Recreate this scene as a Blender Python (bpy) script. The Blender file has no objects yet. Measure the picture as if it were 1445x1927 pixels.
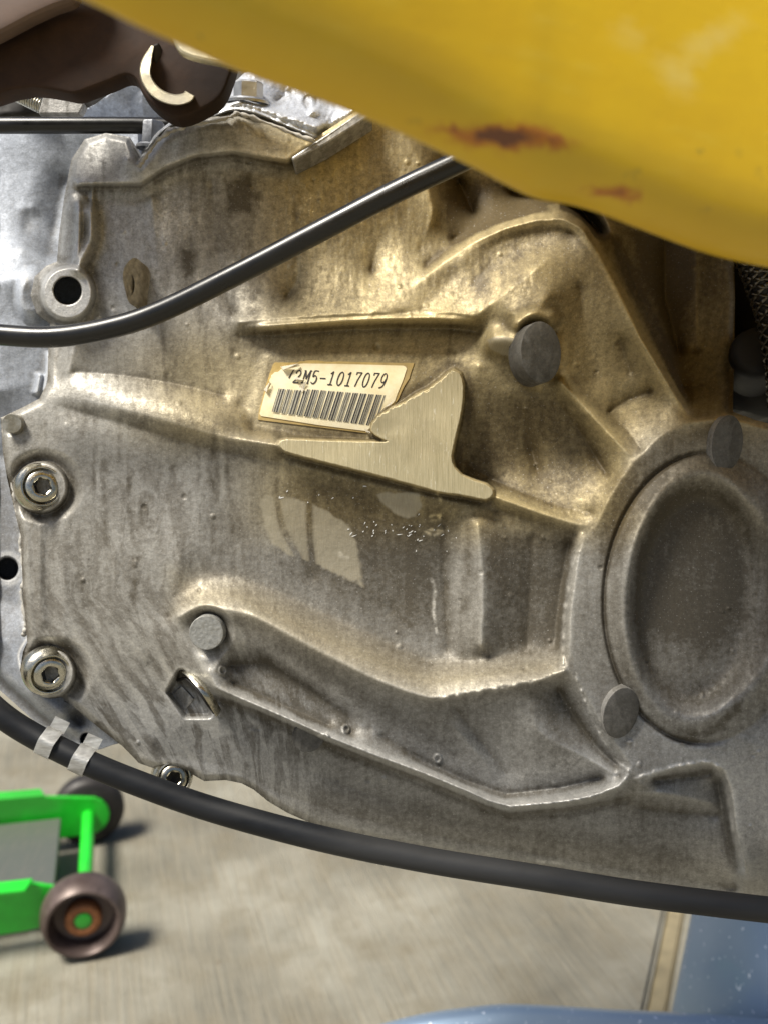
import bpy, bmesh, math, random
import numpy as np
from mathutils import Vector, Matrix

random.seed(7); rng = np.random.default_rng(7)
sc = bpy.context.scene
COL = sc.collection

# ------------------------------------------------------------------ camera
D = 0.296                    # camera to the plane of the casing (m)
WPX, HPX = 1445.0, 1927.0
S0 = 0.245 / WPX             # metres per photograph pixel on that plane
FPX = D / S0
CAM_H = 0.54
PITCH = math.radians(12)
XL = Vector((1, 0, 0))
YL = Vector((0, math.sin(PITCH), math.cos(PITCH)))
ZL = Vector((0, -math.cos(PITCH), math.sin(PITCH)))
CAMP = Vector((0, 0, CAM_H))
ORG = CAMP - ZL * D
ML = Matrix((( XL.x, YL.x, ZL.x, ORG.x), (XL.y, YL.y, ZL.y, ORG.y), (XL.z, YL.z, ZL.z, ORG.z), (0, 0, 0, 1)))
RL = ML.to_3x3()

cd = bpy.data.cameras.new('camera'); cam = bpy.data.objects.new('camera', cd); COL.objects.link(cam)
cam.matrix_world = Matrix.Translation(CAMP) @ RL.to_4x4()
cd.sensor_fit = 'VERTICAL'; cd.sensor_height = 24.0
cd.lens = 24.0 * FPX / HPX
cd.clip_start = 0.01; cd.clip_end = 400
cd.dof.use_dof = True; cd.dof.focus_distance = D - 0.006; cd.dof.aperture_fstop = cd.lens / 2.5
sc.camera = cam

# ------------------------------------------------------------------ sky, sun, exposure
SUN_EL, SUN_AZ = math.radians(60), math.radians(240)      # azimuth measured clockwise from +Y
w = bpy.data.worlds.new('World'); sc.world = w; w.use_nodes = True
nt = w.node_tree; bg = nt.nodes['Background']
sky = nt.nodes.new('ShaderNodeTexSky'); sky.sky_type = 'NISHITA'; sky.sun_disc = False
sky.sun_elevation = SUN_EL; sky.sun_rotation = SUN_AZ
sky.air_density = 1.0; sky.dust_density = 3.0
nt.links.new(sky.outputs[0], bg.inputs[0]); bg.inputs[1].default_value = 0.06
sd = bpy.data.lights.new('sun', 'SUN'); sd.energy = 4.6; sd.angle = math.radians(18); sd.color = (1, .95, .85)
sun = bpy.data.objects.new('sun', sd); COL.objects.link(sun)
sdir = Vector((math.sin(SUN_AZ) * math.cos(SUN_EL), math.cos(SUN_AZ) * math.cos(SUN_EL), math.sin(SUN_EL)))
sun.rotation_euler = sdir.to_track_quat('Z', 'Y').to_euler()
sc.view_settings.view_transform = 'Standard'; sc.view_settings.look = 'None'
sc.view_settings.exposure = 0.58; sc.view_settings.gamma = 1
sc.cycles.max_bounces = 8; sc.cycles.diffuse_bounces = 5; sc.cycles.glossy_bounces = 5

# ------------------------------------------------------------------ geometry helpers (frame L: x right, y up the casing, z away from it)
def L(px, py, z=0.0):
    """point that the photograph shows at (px, py) and that lies z metres in front of the casing plane"""
    s = (D - z) / FPX
    return Vector(((px - WPX / 2) * s, (HPX / 2 - py) * s, z))
ZS = 1.5                     # depth of the relief
def mm(px, py, h): return L(px, py, h * ZS / 1000.0)
def Wd(v): return ML @ Vector(v)
def on_floor(px, py, hz=0.0):
    d = (Wd(L(px, py, 0)) - CAMP); t = (hz - CAM_H) / d.z
    return CAMP + d * t

def link(name, mesh, mat, parent=None, frame=True):
    if mat is not None and not mesh.materials: mesh.materials.append(mat)
    o = bpy.data.objects.new(name, mesh); COL.objects.link(o)
    if parent is not None: o.parent = parent
    elif frame: o.matrix_world = ML
    return o
def tag(o, label=None, cat=None, group=None, kind=None):
    if label: o['label'] = label
    if cat: o['category'] = cat
    if group: o['group'] = group
    if kind: o['kind'] = kind
    return o
def empty(name, frame=True, mat=None):
    o = bpy.data.objects.new(name, None); COL.objects.link(o); o.empty_display_size = .01
    if mat is not None: o.matrix_world = mat
    elif frame: o.matrix_world = ML
    return o
def mesh_from(name, V, F, smooth=True):
    me = bpy.data.meshes.new(name); me.from_pydata([tuple(v) for v in V], [], F); me.update()
    if smooth:
        me.polygons.foreach_set('use_smooth', [True] * len(me.polygons))
    return me
def bm_mesh(name, bm, smooth=True, angle=35):
    bmesh.ops.recalc_face_normals(bm, faces=bm.faces)
    me = bpy.data.meshes.new(name); bm.to_mesh(me); bm.free()
    if smooth:
        me.polygons.foreach_set('use_smooth', [True] * len(me.polygons))
        me.set_sharp_from_angle(angle=math.radians(angle))
    return me
def spline(pts, n=8):
    """Catmull-Rom through the points (any dimension)"""
    P = [np.array(p, float) for p in pts]; P = [2 * P[0] - P[1]] + P + [2 * P[-1] - P[-2]]
    out = []
    for i in range(1, len(P) - 2):
        a, b, c, d = P[i - 1:i + 3]
        for k in range(n):
            t = k / n
            out.append(.5 * ((2 * b) + (-a + c) * t + (2 * a - 5 * b + 4 * c - d) * t * t + (-a + 3 * b - 3 * c + d) * t ** 3))
    out.append(P[-2]); return out
def tube_geo(path, rad, sides=20, caps=True, V=None, F=None, squash=1.0, wob=0):
    V = [] if V is None else V; F = [] if F is None else F
    path = [Vector(p) for p in path]; n = len(path); base = len(V)
    rads = rad if hasattr(rad, '__len__') else [rad] * n
    t = (path[1] - path[0]).normalized()
    up = Vector((0, 0, 1)) if abs(t.z) < .9 else Vector((0, 1, 0))
    nn = (up - t * up.dot(t)).normalized()
    for i in range(n):
        t = (path[min(i + 1, n - 1)] - path[max(i - 1, 0)]).normalized()
        nn = (nn - t * nn.dot(t)).normalized(); b = t.cross(nn)
        for k in range(sides):
            a = 2 * math.pi * k / sides
            r = rads[i] * (1 + (random.uniform(-wob, wob) if wob else 0))
            V.append(path[i] + nn * (math.cos(a) * r * squash) + b * (math.sin(a) * r))
    for i in range(n - 1):
        for k in range(sides):
            a = base + i * sides + k; b2 = base + i * sides + (k + 1) % sides
            F.append((a, b2, b2 + sides, a + sides))
    if caps:
        F.append(tuple(base + k for k in range(sides))[::-1]); F.append(tuple(base + (n - 1) * sides + k for k in range(sides)))
    return V, F
def tube(name, path, rad, mat, parent=None, sides=20, **kw):
    V, F = tube_geo(path, rad, sides, **kw)
    me = mesh_from(name, V, F); me.set_sharp_from_angle(angle=math.radians(50))
    return link(name, me, mat, parent)
def lathe_geo(prof, M, seg=40, V=None, F=None, close=True):
    """profile (r, z) revolved round the local z axis of M"""
    V = [] if V is None else V; F = [] if F is None else F; base = len(V)
    for r, z in prof:
        for k in range(seg):
            a = 2 * math.pi * k / seg; V.append(M @ Vector((r * math.cos(a), r * math.sin(a), z)))
    for i in range(len(prof) - 1):
        for k in range(seg):
            a = base + i * seg + k; b = base + i * seg + (k + 1) % seg
            F.append((a, b, b + seg, a + seg))
    if close: F.append(tuple(base + (len(prof) - 1) * seg + k for k in range(seg)))
    return V, F
def lathe(name, prof, M, mat, parent=None, seg=40, angle=40):
    V, F = lathe_geo(prof, M, seg); me = mesh_from(name, V, F); me.set_sharp_from_angle(angle=math.radians(angle))
    return link(name, me, mat, parent)
def axis_at(p, n, up=Vector((0, 1, 0))):
    z = Vector(n).normalized(); x = up.cross(z).normalized(); y = z.cross(x)
    return Matrix(((x.x, y.x, z.x, p[0]), (x.y, y.y, z.y, p[1]), (x.z, y.z, z.z, p[2]), (0, 0, 0, 1)))
def prism(name, pts, thick, mat, parent=None, bevel=0, frame=True, direction=Vector((0, 0, -1)), angle=16, segs=2):
    """outline (3D points) given a thickness and rounded edges"""
    bm = bmesh.new(); vs = [bm.verts.new(p) for p in pts]; f = bm.faces.new(vs)
    r = bmesh.ops.extrude_face_region(bm, geom=[f])
    nv = [g for g in r['geom'] if isinstance(g, bmesh.types.BMVert)]
    bmesh.ops.translate(bm, verts=nv, vec=Vector(direction) * thick)
    bmesh.ops.recalc_face_normals(bm, faces=bm.faces)
    if bevel:
        ed = [e for e in bm.edges if e.calc_face_angle(0) > .6]
        bmesh.ops.bevel(bm, geom=ed, offset=bevel, segments=segs, affect='EDGES', profile=.5)
    return link(name, bm_mesh(name, bm, angle=angle), mat, parent, frame)

# ------------------------------------------------------------------ materials
def newmat(name):
    m = bpy.data.materials.new(name); m.use_nodes = True
    N = m.node_tree.nodes; return m, N, m.node_tree.links, N['Principled BSDF']
def node(N, kind, **kw):
    n = N.new(kind)
    for k, v in kw.items():
        if k.startswith('i_'):
            key = k[2:]; n.inputs[int(key) if key.isdigit() else key.replace('_', ' ')].default_value = v
        else: setattr(n, k, v)
    return n
def noise(N, Lk, vec, scale, detail=4, rough=.55, dist=0.0):
    n = node(N, 'ShaderNodeTexNoise'); n.inputs['Scale'].default_value = scale; n.inputs['Detail'].default_value = detail
    n.inputs['Roughness'].default_value = rough; n.inputs['Distortion'].default_value = dist
    if vec is not None: Lk.new(vec, n.inputs['Vector'])
    return n.outputs['Fac']
def ramp(N, Lk, fac, stops):
    r = node(N, 'ShaderNodeValToRGB'); e = r.color_ramp.elements
    while len(e) < len(stops): e.new(.5)
    for i, (p, c) in enumerate(stops):
        e[i].position = p; e[i].color = (c[0], c[1], c[2], 1) if hasattr(c, '__len__') else (c, c, c, 1)
    Lk.new(fac, r.inputs[0]); return r.outputs[0]
def mix(N, Lk, fac, a, b, mode='MIX'):
    n = node(N, 'ShaderNodeMix', data_type='RGBA', blend_type=mode)
    for s, v in ((0, fac), (6, a), (7, b)):
        if isinstance(v, bpy.types.NodeSocket): Lk.new(v, n.inputs[s])
        elif s == 0: n.inputs[0].default_value = v
        else: n.inputs[s].default_value = (v[0], v[1], v[2], 1) if hasattr(v, '__len__') else (v, v, v, 1)
    return n.outputs[2]
def mth(N, Lk, op, a, b=None, clamp=False):
    n = node(N, 'ShaderNodeMath', operation=op, use_clamp=clamp)
    for s, v in ((0, a), (1, b)):
        if v is None: continue
        if isinstance(v, bpy.types.NodeSocket): Lk.new(v, n.inputs[s])
        else: n.inputs[s].default_value = v
    return n.outputs[0]
def mapping(N, Lk, vec, scale=(1, 1, 1), rot=(0, 0, 0), loc=(0, 0, 0)):
    n = node(N, 'ShaderNodeMapping'); n.inputs['Scale'].default_value = scale; n.inputs['Rotation'].default_value = rot
    n.inputs['Location'].default_value = loc
    Lk.new(vec, n.inputs['Vector']); return n.outputs[0]
def bump(N, Lk, B, h, strength, dist):
    n = node(N, 'ShaderNodeBump'); n.inputs['Strength'].default_value = strength; n.inputs['Distance'].default_value = dist
    Lk.new(h, n.inputs['Height']); Lk.new(n.outputs[0], B.inputs['Normal']); return n

def attr(N, name): return node(N, 'ShaderNodeAttribute', attribute_name=name)

def cast_alloy(name, clean=(.31, .305, .29), dirt=(.085, .075, .058), metal=.5, rough=.44, stainy=1.0, fromattr=True):
    """weathered cast aluminium: metal under a film of dried oil and road dirt that has run down in streaks"""
    m, N, Lk, B = newmat(name)
    tc = node(N, 'ShaderNodeTexCoord').outputs['Object']
    if fromattr:
        flow = attr(N, 'flow').outputs['Vector']; stain = attr(N, 'stain').outputs['Fac']  # stain holds real stains plus painted shade and skylight
        edge = attr(N, 'edge').outputs['Fac']; mach = attr(N, 'mach').outputs['Fac']
    else:
        flow = mapping(N, Lk, tc, (58, 58, 58)); v = node(N, 'ShaderNodeValue'); v.outputs[0].default_value = .5; stain = v.outputs[0]
        v = node(N, 'ShaderNodeValue'); v.outputs[0].default_value = 0; edge = mach = v.outputs[0]
    big = noise(N, Lk, flow, .9, 3, .5)
    st = noise(N, Lk, mapping(N, Lk, flow, (6.5, .8, 1)), 1.0, 5, .6, .1)       # streaks
    tide = noise(N, Lk, mapping(N, Lk, flow, (2.6, .85, 1), loc=(7, 3, 0)), 1.3, 5, .55, .6)  # dried edges
    mot = noise(N, Lk, flow, 9.0, 5, .7)
    fine = noise(N, Lk, tc, 1500, 3, .7)
    a = mth(N, Lk, 'MULTIPLY_ADD', st, .5); a.node.inputs[2].default_value = -.25
    b = mth(N, Lk, 'MULTIPLY', mth(N, Lk, 'SUBTRACT', big, .5), .5)
    c = mth(N, Lk, 'MULTIPLY', mth(N, Lk, 'SUBTRACT', mot, .5), 1.0)
    tid = ramp(N, Lk, tide, [(.46, 0), (.54, 1)])
    tmask = attr(N, 'tide').outputs['Fac'] if fromattr else None
    t2 = mth(N, Lk, 'MULTIPLY', mth(N, Lk, 'SUBTRACT', tid, .5), .34 * stainy)
    if tmask is not None: t2 = mth(N, Lk, 'MULTIPLY', t2, tmask)
    s = mth(N, Lk, 'ADD', mth(N, Lk, 'ADD', a, b), mth(N, Lk, 'ADD', c, t2))
    s = mth(N, Lk, 'ADD', mth(N, Lk, 'MULTIPLY', s, stainy), stain, clamp=True)     # 0 clean .. 1 dirty or in painted shade
    col = ramp(N, Lk, s, [(0, [min(1, x * 1.45) for x in clean]), (.38, clean), (.68, [(x * .45 + y * .55) for x, y in zip(clean, dirt)]), (1, dirt)])
    col = mix(N, Lk, mth(N, Lk, 'MULTIPLY', edge, .85, True), col, (.66, .65, .62))
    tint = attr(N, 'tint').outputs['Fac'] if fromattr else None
    if tint is not None: col = mix(N, Lk, mth(N, Lk, 'MULTIPLY', tint, .9, True), col, (1.18, .93, .40), 'MULTIPLY')  # painted gold light multiplied over the alloy
    # small pale chips and dark specks
    sp = noise(N, Lk, flow, 26, 2, .5)
    col = mix(N, Lk, ramp(N, Lk, sp, [(.64, 0), (.74, .3 if fromattr else .05)]), col, (.66, .65, .62))
    sp2 = noise(N, Lk, mapping(N, Lk, flow, (1, 1, 1), loc=(20, 4, 0)), 14, 2, .5)
    col = mix(N, Lk, ramp(N, Lk, sp2, [(.73, 0), (.77, .6)]), col, (.05, .045, .04))
    fmid = noise(N, Lk, tc, 620, 4, .75)
    col = mix(N, Lk, 1.0, col, ramp(N, Lk, fmid, [(.3, .87), (.5, 1.0), (.72, 1.13)]), 'MULTIPLY')
    col = mix(N, Lk, 1.0, col, ramp(N, Lk, fine, [(.3, .8), (.7, 1.15)]), 'MULTIPLY')
    brush = noise(N, Lk, mapping(N, Lk, flow, (26, 1.2, 1), rot=(0, 0, .06)), 3.0, 4, .7)
    mcol = ramp(N, Lk, brush, [(.3, (.36, .32, .23)), (.7, (.52, .47, .35))])
    mfac = mth(N, Lk, 'MULTIPLY', mach, 1.0, True)
    col = mix(N, Lk, mfac, col, mcol)
    Lk.new(col, B.inputs['Base Color'])
    me_ = mth(N, Lk, 'MULTIPLY_ADD', s, -.35); me_.node.inputs[2].default_value = metal
    Lk.new(me_, B.inputs['Metallic'])
    ro = mth(N, Lk, 'MULTIPLY_ADD', s, .16); ro.node.inputs[2].default_value = rough
    ro = mth(N, Lk, 'ADD', ro, mth(N, Lk, 'MULTIPLY', mth(N, Lk, 'SUBTRACT', mot, .5), .25))
    Lk.new(ro, B.inputs['Roughness'])
    g1 = noise(N, Lk, tc, 420, 5, .65); g2 = noise(N, Lk, tc, 1400, 2, .6)
    hgt = mth(N, Lk, 'ADD', g1, mth(N, Lk, 'MULTIPLY', g2, .35))
    g3 = noise(N, Lk, tc, 2600, 2, .6); hgt = mth(N, Lk, 'ADD', hgt, mth(N, Lk, 'MULTIPLY', g3, .3))
    bump(N, Lk, B, hgt, .28, .0005)
    return m

def simple(name, col, rough=.5, metal=0, var=.2, scale=200, bstr=.15, spec=None, dirt=None, coat=0, stretch=(1, 1, 1)):
    m, N, Lk, B = newmat(name)
    tc = node(N, 'ShaderNodeTexCoord').outputs['Object']
    v = mapping(N, Lk, tc, stretch)
    n1 = noise(N, Lk, v, scale, 5, .6); n2 = noise(N, Lk, v, scale * .12, 3, .5)
    c = ramp(N, Lk, n1, [(.25, [x * (1 - var) for x in col]), (.75, [min(1, x * (1 + var)) for x in col])])
    if dirt: c = mix(N, Lk, ramp(N, Lk, n2, [(.48, 0), (.62, dirt[1])]), c, dirt[0])
    Lk.new(c, B.inputs['Base Color']); B.inputs['Metallic'].default_value = metal
    r = mth(N, Lk, 'MULTIPLY_ADD', n1, .25); r.node.inputs[2].default_value = rough - .12
    Lk.new(r, B.inputs['Roughness'])
    if coat: B.inputs['Coat Weight'].default_value = coat; B.inputs['Coat Roughness'].default_value = .1
    if spec is not None: B.inputs['Specular IOR Level'].default_value = spec
    if bstr: bump(N, Lk, B, n1, bstr, .0005)
    return m

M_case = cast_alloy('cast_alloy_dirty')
M_hous = cast_alloy('cast_alloy_pale', clean=(.30, .325, .37), dirt=(.15, .15, .15), metal=.2, rough=.62, stainy=.9)
M_cover = cast_alloy('cast_alloy_oxidised', clean=(.42, .44, .48), dirt=(.13, .12, .11), metal=.55, rough=.45, stainy=1.2)
M_alloy = cast_alloy('cast_alloy_small', clean=(.34, .33, .31), dirt=(.13, .12, .10), fromattr=False)
M_disc = cast_alloy('shaded_cast_face', clean=(.11, .105, .095), dirt=(.05, .046, .038), metal=.35, rough=.5, fromattr=False)  # alloy darkened for faces tilted away from the sun, shade painted in
M_pin = simple('bare_aluminium', (.40, .40, .38), .5, .5, .3, 900, .4, dirt=((.2, .18, .13), .8))
M_steel = simple('zinc_plated_steel', (.58, .56, .48), .27, 1, .2, 900, .12, dirt=((.3, .26, .16), .5))
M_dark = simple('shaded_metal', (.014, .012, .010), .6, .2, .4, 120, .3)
M_hole = simple('hole_shade_black', (.012, .011, .010), .6, 0, .3, 200, 0)  # near-black for shade painted into holes; also black hose and boot
M_rubber = simple('black_rubber_hose', (.007, .008, .010), .5, 0, .35, 260, .12, spec=.28, dirt=((.05, .05, .05), .5), stretch=(.35, 1, 1))
M_cable = simple('black_plastic_sheath', (.008, .008, .008), .3, 0, .3, 160, .05)
M_brown = simple('rusty_brown_bracket', (.040, .022, .014), .7, .1, .5, 90, .5, spec=.25, dirt=((.016, .010, .008), .9))
M_green = simple('green_paint', (.02, .58, .03), .34, 0, .12, 90, .08, coat=.35, dirt=((.05, .18, .03), .45))
M_tread = simple('worn_brown_wheel', (.14, .105, .095), .42, .35, .35, 90, .35, dirt=((.05, .03, .022), .8))
M_rust = simple('rusty_hub', (.30, .12, .045), .6, .3, .45, 300, .5)
M_film = simple('yellowed_adhesive_film', (.50, .36, .13), .35, 0, .3, 260, .25, dirt=((.28, .22, .12), .6))
M_ink = simple('black_print', (.03, .028, .03), .5, 0, .2, 500, 0)
M_grey_ink = simple('faded_print', (.36, .35, .29), .5, 0, .3, 900, 0)
M_plate = simple('brushed_steel_plate', (.20, .21, .18), .4, .6, .22, 400, .2, stretch=(6, 1, 1), dirt=((.25, .24, .2), .5))
M_clamp = simple('aluminium_strap', (.78, .78, .76), .42, .5, .18, 500, .35, dirt=((.4, .38, .34), .5), stretch=(1, 4, 1))
M_fleck = simple('torn_paper_edge', (.8, .76, .66), .7, 0, .2, 900, .4)

def label_mat():
    m, N, Lk, B = newmat('aged_label_paper')
    tc = node(N, 'ShaderNodeTexCoord').outputs['Object']
    n1 = noise(N, Lk, tc, 90, 5, .65); n2 = noise(N, Lk, tc, 900, 3, .6)
    c = ramp(N, Lk, n1, [(.3, (.80, .68, .40)), (.55, (.92, .85, .62)), (.8, (.94, .90, .72))])
    c = mix(N, Lk, mth(N, Lk, 'MULTIPLY', n2, .35), c, (.75, .66, .45), 'MULTIPLY')
    Lk.new(c, B.inputs['Base Color']); B.inputs['Roughness'].default_value = .42
    bump(N, Lk, B, n1, .1, .0005); return m
M_label = label_mat()

def brushed_mat():
    m, N, Lk, B = newmat('freshly_filed_alloy')
    tc = node(N, 'ShaderNodeTexCoord').outputs['Object']
    a = noise(N, Lk, mapping(N, Lk, tc, (30, 1.1, 1), rot=(0, 0, .05)), 90, 4, .7)
    b = noise(N, Lk, tc, 60, 4, .6); f = noise(N, Lk, mapping(N, Lk, tc, (5, 1, 1), rot=(0, 0, -.25)), 260, 3, .7)
    c = ramp(N, Lk, a, [(.3, (.40, .345, .20)), (.7, (.64, .56, .36))])
    c = mix(N, Lk, mth(N, Lk, 'MULTIPLY', b, .35), c, (.56, .48, .30))
    c = mix(N, Lk, ramp(N, Lk, b, [(.5, 0), (.68, .5)]), c, (.30, .26, .16)); c = mix(N, Lk, ramp(N, Lk, f, [(.62, 0), (.72, .7)]), c, (.80, .76, .62))
    Lk.new(c, B.inputs['Base Color']); B.inputs['Metallic'].default_value = .4
    r = mth(N, Lk, 'MULTIPLY_ADD', b, .3); r.node.inputs[2].default_value = .32; Lk.new(r, B.inputs['Roughness'])
    B.inputs['Anisotropic'].default_value = .4
    bump(N, Lk, B, mth(N, Lk, 'ADD', a, mth(N, Lk, 'MULTIPLY', f, .5)), .35, .0004); return m
M_filed = brushed_mat()

# ------------------------------------------------------------------ relief surfaces
def gblur(A, s):
    if s <= 0: return A
    r = int(3 * s + 1); k = np.exp(-.5 * (np.arange(-r, r + 1) / s) ** 2); k /= k.sum()
    P = np.pad(A, ((r, r), (0, 0)), mode='edge'); B_ = sum(k[i] * P[i:i + A.shape[0]] for i in range(2 * r + 1))
    P = np.pad(B_, ((0, 0), (r, r)), mode='edge'); return sum(k[i] * P[:, i:i + A.shape[1]] for i in range(2 * r + 1))
def vnoise(X, Y, sx, sy, seed, octv=3):
    out = np.zeros_like(X); amp = 1; tot = 0
    for o in range(octv):
        r = np.random.default_rng(seed + o); n = 257; T = r.random((n, n))
        u = (X / sx * 2 ** o) % (n - 2); v = (Y / sy * 2 ** o) % (n - 2)
        iu = u.astype(int); iv = v.astype(int); fu = u - iu; fv = v - iv
        fu = fu * fu * (3 - 2 * fu); fv = fv * fv * (3 - 2 * fv)
        out += amp * ((T[iv, iu] * (1 - fu) + T[iv, iu + 1] * fu) * (1 - fv) + (T[iv + 1, iu] * (1 - fu) + T[iv + 1, iu + 1] * fu) * fv)
        tot += amp; amp *= .5
    return out / tot - .5
def sstep(a, b, x):
    t = np.clip((x - a) / (b - a), 0, 1); return t * t * (3 - 2 * t)

class Relief:
    def __init__(s, x0, y0, x1, y1, step):
        s.x0, s.y0, s.step = x0, y0, step
        s.nx = int((x1 - x0) / step) + 1; s.ny = int((y1 - y0) / step) + 1
        s.X, s.Y = np.meshgrid(x0 + np.arange(s.nx) * float(step), y0 + np.arange(s.ny) * float(step))
    def solve(s, lines, blur=2.0):
        lv = []; K = 6
        for l in range(K):
            f = 2 ** l; nx = -(-s.nx // f); ny = -(-s.ny // f)
            A = np.zeros((ny, nx)); C = np.zeros((ny, nx)); st = s.step * f
            for ln in lines:
                P = np.array(ln, float)
                for a, b in zip(P[:-1], P[1:]):
                    n = max(2, int(np.hypot(*(b - a)[:2]) / st * 2.5) + 1); t = np.linspace(0, 1, n)[:, None]; q = a + (b - a) * t
                    ix = np.rint((q[:, 0] - s.x0) / st - (.5 - .5 / f)).astype(int); iy = np.rint((q[:, 1] - s.y0) / st - (.5 - .5 / f)).astype(int)
                    ok = (ix >= 0) & (iy >= 0) & (ix < nx) & (iy < ny)
                    np.add.at(A, (iy[ok], ix[ok]), q[ok, 2]); np.add.at(C, (iy[ok], ix[ok]), 1)
            lv.append((A / np.maximum(C, 1), C > 0))
        H = None
        for l in range(K - 1, -1, -1):
            T, Mk = lv[l]
            if H is None: H = np.full(T.shape, T[Mk].mean())
            else:
                H = np.repeat(np.repeat(H, 2, 0), 2, 1)[:T.shape[0], :T.shape[1]]; H = gblur(H, .8)
            H[Mk] = T[Mk]
            for _ in range([45, 80, 120, 200, 300, 600][l]):
                P = np.pad(H, 1, mode='edge'); G = (P[:-2, 1:-1] + P[2:, 1:-1] + P[1:-1, :-2] + P[1:-1, 2:]) * .25
                H = np.where(Mk, T, H + 1.0 * (G - H))
        s.H = gblur(H, blur)
        s.stain = np.zeros_like(s.H); s.mach = np.zeros_like(s.H); s.edge = np.zeros_like(s.H); s.tint = np.zeros_like(s.H); s.tide = np.zeros_like(s.H)  # stain: real stains plus painted shade and skylight; tint: painted gold light
        s.U = s.X.copy(); s.V = s.Y.copy()
    def box(s, pts, pad):
        P = np.array(pts, float)
        i0 = max(0, int((P[:, 0].min() - pad - s.x0) / s.step)); i1 = min(s.nx, int((P[:, 0].max() + pad - s.x0) / s.step) + 2)
        j0 = max(0, int((P[:, 1].min() - pad - s.y0) / s.step)); j1 = min(s.ny, int((P[:, 1].max() + pad - s.y0) / s.step) + 2)
        return (slice(j0, max(j0, j1)), slice(i0, max(i0, i1)))
    def dist(s, pts, sl):
        X, Y = s.X[sl], s.Y[sl]; d = np.full(X.shape, 1e9); tt = np.zeros(X.shape); P = np.array(pts, float)
        n = len(P) - 1
        for k in range(n):
            a, b = P[k, :2], P[k + 1, :2]; e = b - a; t = np.clip(((X - a[0]) * e[0] + (Y - a[1]) * e[1]) / (e @ e + 1e-9), 0, 1)
            q = np.hypot(X - a[0] - t * e[0], Y - a[1] - t * e[1]); m_ = q < d; d = np.where(m_, q, d); tt = np.where(m_, (k + t) / n, tt)
        return d, tt
    def sdf(s, poly, sl):
        """positive inside"""
        d, _ = s.dist(list(poly) + [poly[0]], sl); X, Y = s.X[sl], s.Y[sl]; ins = np.zeros(X.shape, bool)
        n = len(poly)
        for k in range(n):
            (xa, ya), (xb, yb) = poly[k][:2], poly[(k + 1) % n][:2]
            if ya == yb: continue
            c = ((ya > Y) != (yb > Y)) & (X < (xb - xa) * (Y - ya) / (yb - ya) + xa); ins ^= c
        return np.where(ins, d, -d)
    def ridge(s, pts, w, h, taper=True, sp=True):
        if sp: pts = spline(pts, 6)
        sl = s.box(pts, 3 * w); d, t = s.dist(pts, sl); k = np.exp(-(d / w) ** 2)
        if taper: k = k * np.clip(np.minimum(t, 1 - t) * 8, 0, 1)
        s.H[sl] += h * k
    def disc(s, cx, cy, rx, ry, rot=0, top=None, add=0, soft=3, mode='set', tilt=(0, 0)):
        pad = max(rx, ry) + soft; sl = s.box([(cx, cy)], pad); X, Y = s.X[sl] - cx, s.Y[sl] - cy
        c, sn = math.cos(rot), math.sin(rot); u = (X * c + Y * sn) / rx; v = (-X * sn + Y * c) / ry
        r = np.hypot(u, v); q = 1 - sstep(1 - soft / min(rx, ry), 1 + soft / min(rx, ry), r)
        if mode == 'set': s.H[sl] = s.H[sl] * (1 - q) + q * (top + tilt[0] * X + tilt[1] * Y)
        else: s.H[sl] += q * add
    def plateau(s, poly, top, soft):
        sl = s.box(poly, soft * 2); d = s.sdf(poly, sl); q = sstep(-soft, soft * .1, d); s.H[sl] = s.H[sl] * (1 - q) + q * top
    def paint(s, arr, poly, val, soft, wob=0, seed=1):
        sl = s.box(poly, soft + 10); d = s.sdf(poly, sl)
        if wob: d = d + wob * 2 * vnoise(s.X[sl], s.Y[sl], 14, 14, seed)
        arr[sl] += val * sstep(-soft, soft, d)
    def stroke(s, arr, pts, w, val, wob=0, sp=True, seed=3):
        if sp and len(pts) > 2: pts = spline(pts, 6)
        sl = s.box(pts, 3 * w + 6); d, t = s.dist(pts, sl)
        k = np.exp(-(d / w) ** 2)
        if wob: k = k * np.clip(.5 + 2.2 * vnoise(s.X[sl], s.Y[sl], wob, wob, seed), 0, 1)
        arr[sl] += val * k
    def h(s, px, py):
        fx = (px - s.x0) / s.step; fy = (py - s.y0) / s.step; i = int(min(max(fx, 0), s.nx - 2)); j = int(min(max(fy, 0), s.ny - 2)); u = fx - i; v = fy - j
        H = s.H; return (H[j, i] * (1 - u) + H[j, i + 1] * u) * (1 - v) + (H[j + 1, i] * (1 - u) + H[j + 1, i + 1] * u) * v
    def build(s, name, outline, mat, parent=None, wear=1.0, skirt=25.0, roll=0.0):
        st = s.step; full = (slice(0, s.ny), slice(0, s.nx)); d = s.sdf(outline, full)
        gy, gx = np.gradient(d, st); gn = np.hypot(gx, gy) + 1e-6
        if roll: s.H = s.H - roll * (1 - sstep(0, 16, d)) ** 2
        # convexity, for worn edges and dirt in hollows
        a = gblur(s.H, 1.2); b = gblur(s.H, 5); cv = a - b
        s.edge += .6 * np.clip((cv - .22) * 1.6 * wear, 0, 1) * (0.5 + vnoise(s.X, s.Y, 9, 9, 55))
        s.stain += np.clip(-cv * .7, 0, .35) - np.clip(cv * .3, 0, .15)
        snap = (d < 0) & (d > -st * 1.01)
        X = np.where(snap, s.X - d * gx / gn, s.X); Y = np.where(snap, s.Y - d * gy / gn, s.Y)
        keepv = d > -st * 1.01
        HZ = s.H * ZS
        sc_ = (D - HZ / 1000) / FPX
        PX = (X - WPX / 2) * sc_; PY = (HPX / 2 - Y) * sc_; PZ = HZ / 1000
        kf = keepv[:-1, :-1] & keepv[1:, :-1] & keepv[:-1, 1:] & keepv[1:, 1:]
        idx = np.full(s.H.shape, -1); used = np.zeros(s.H.shape, bool)
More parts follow.
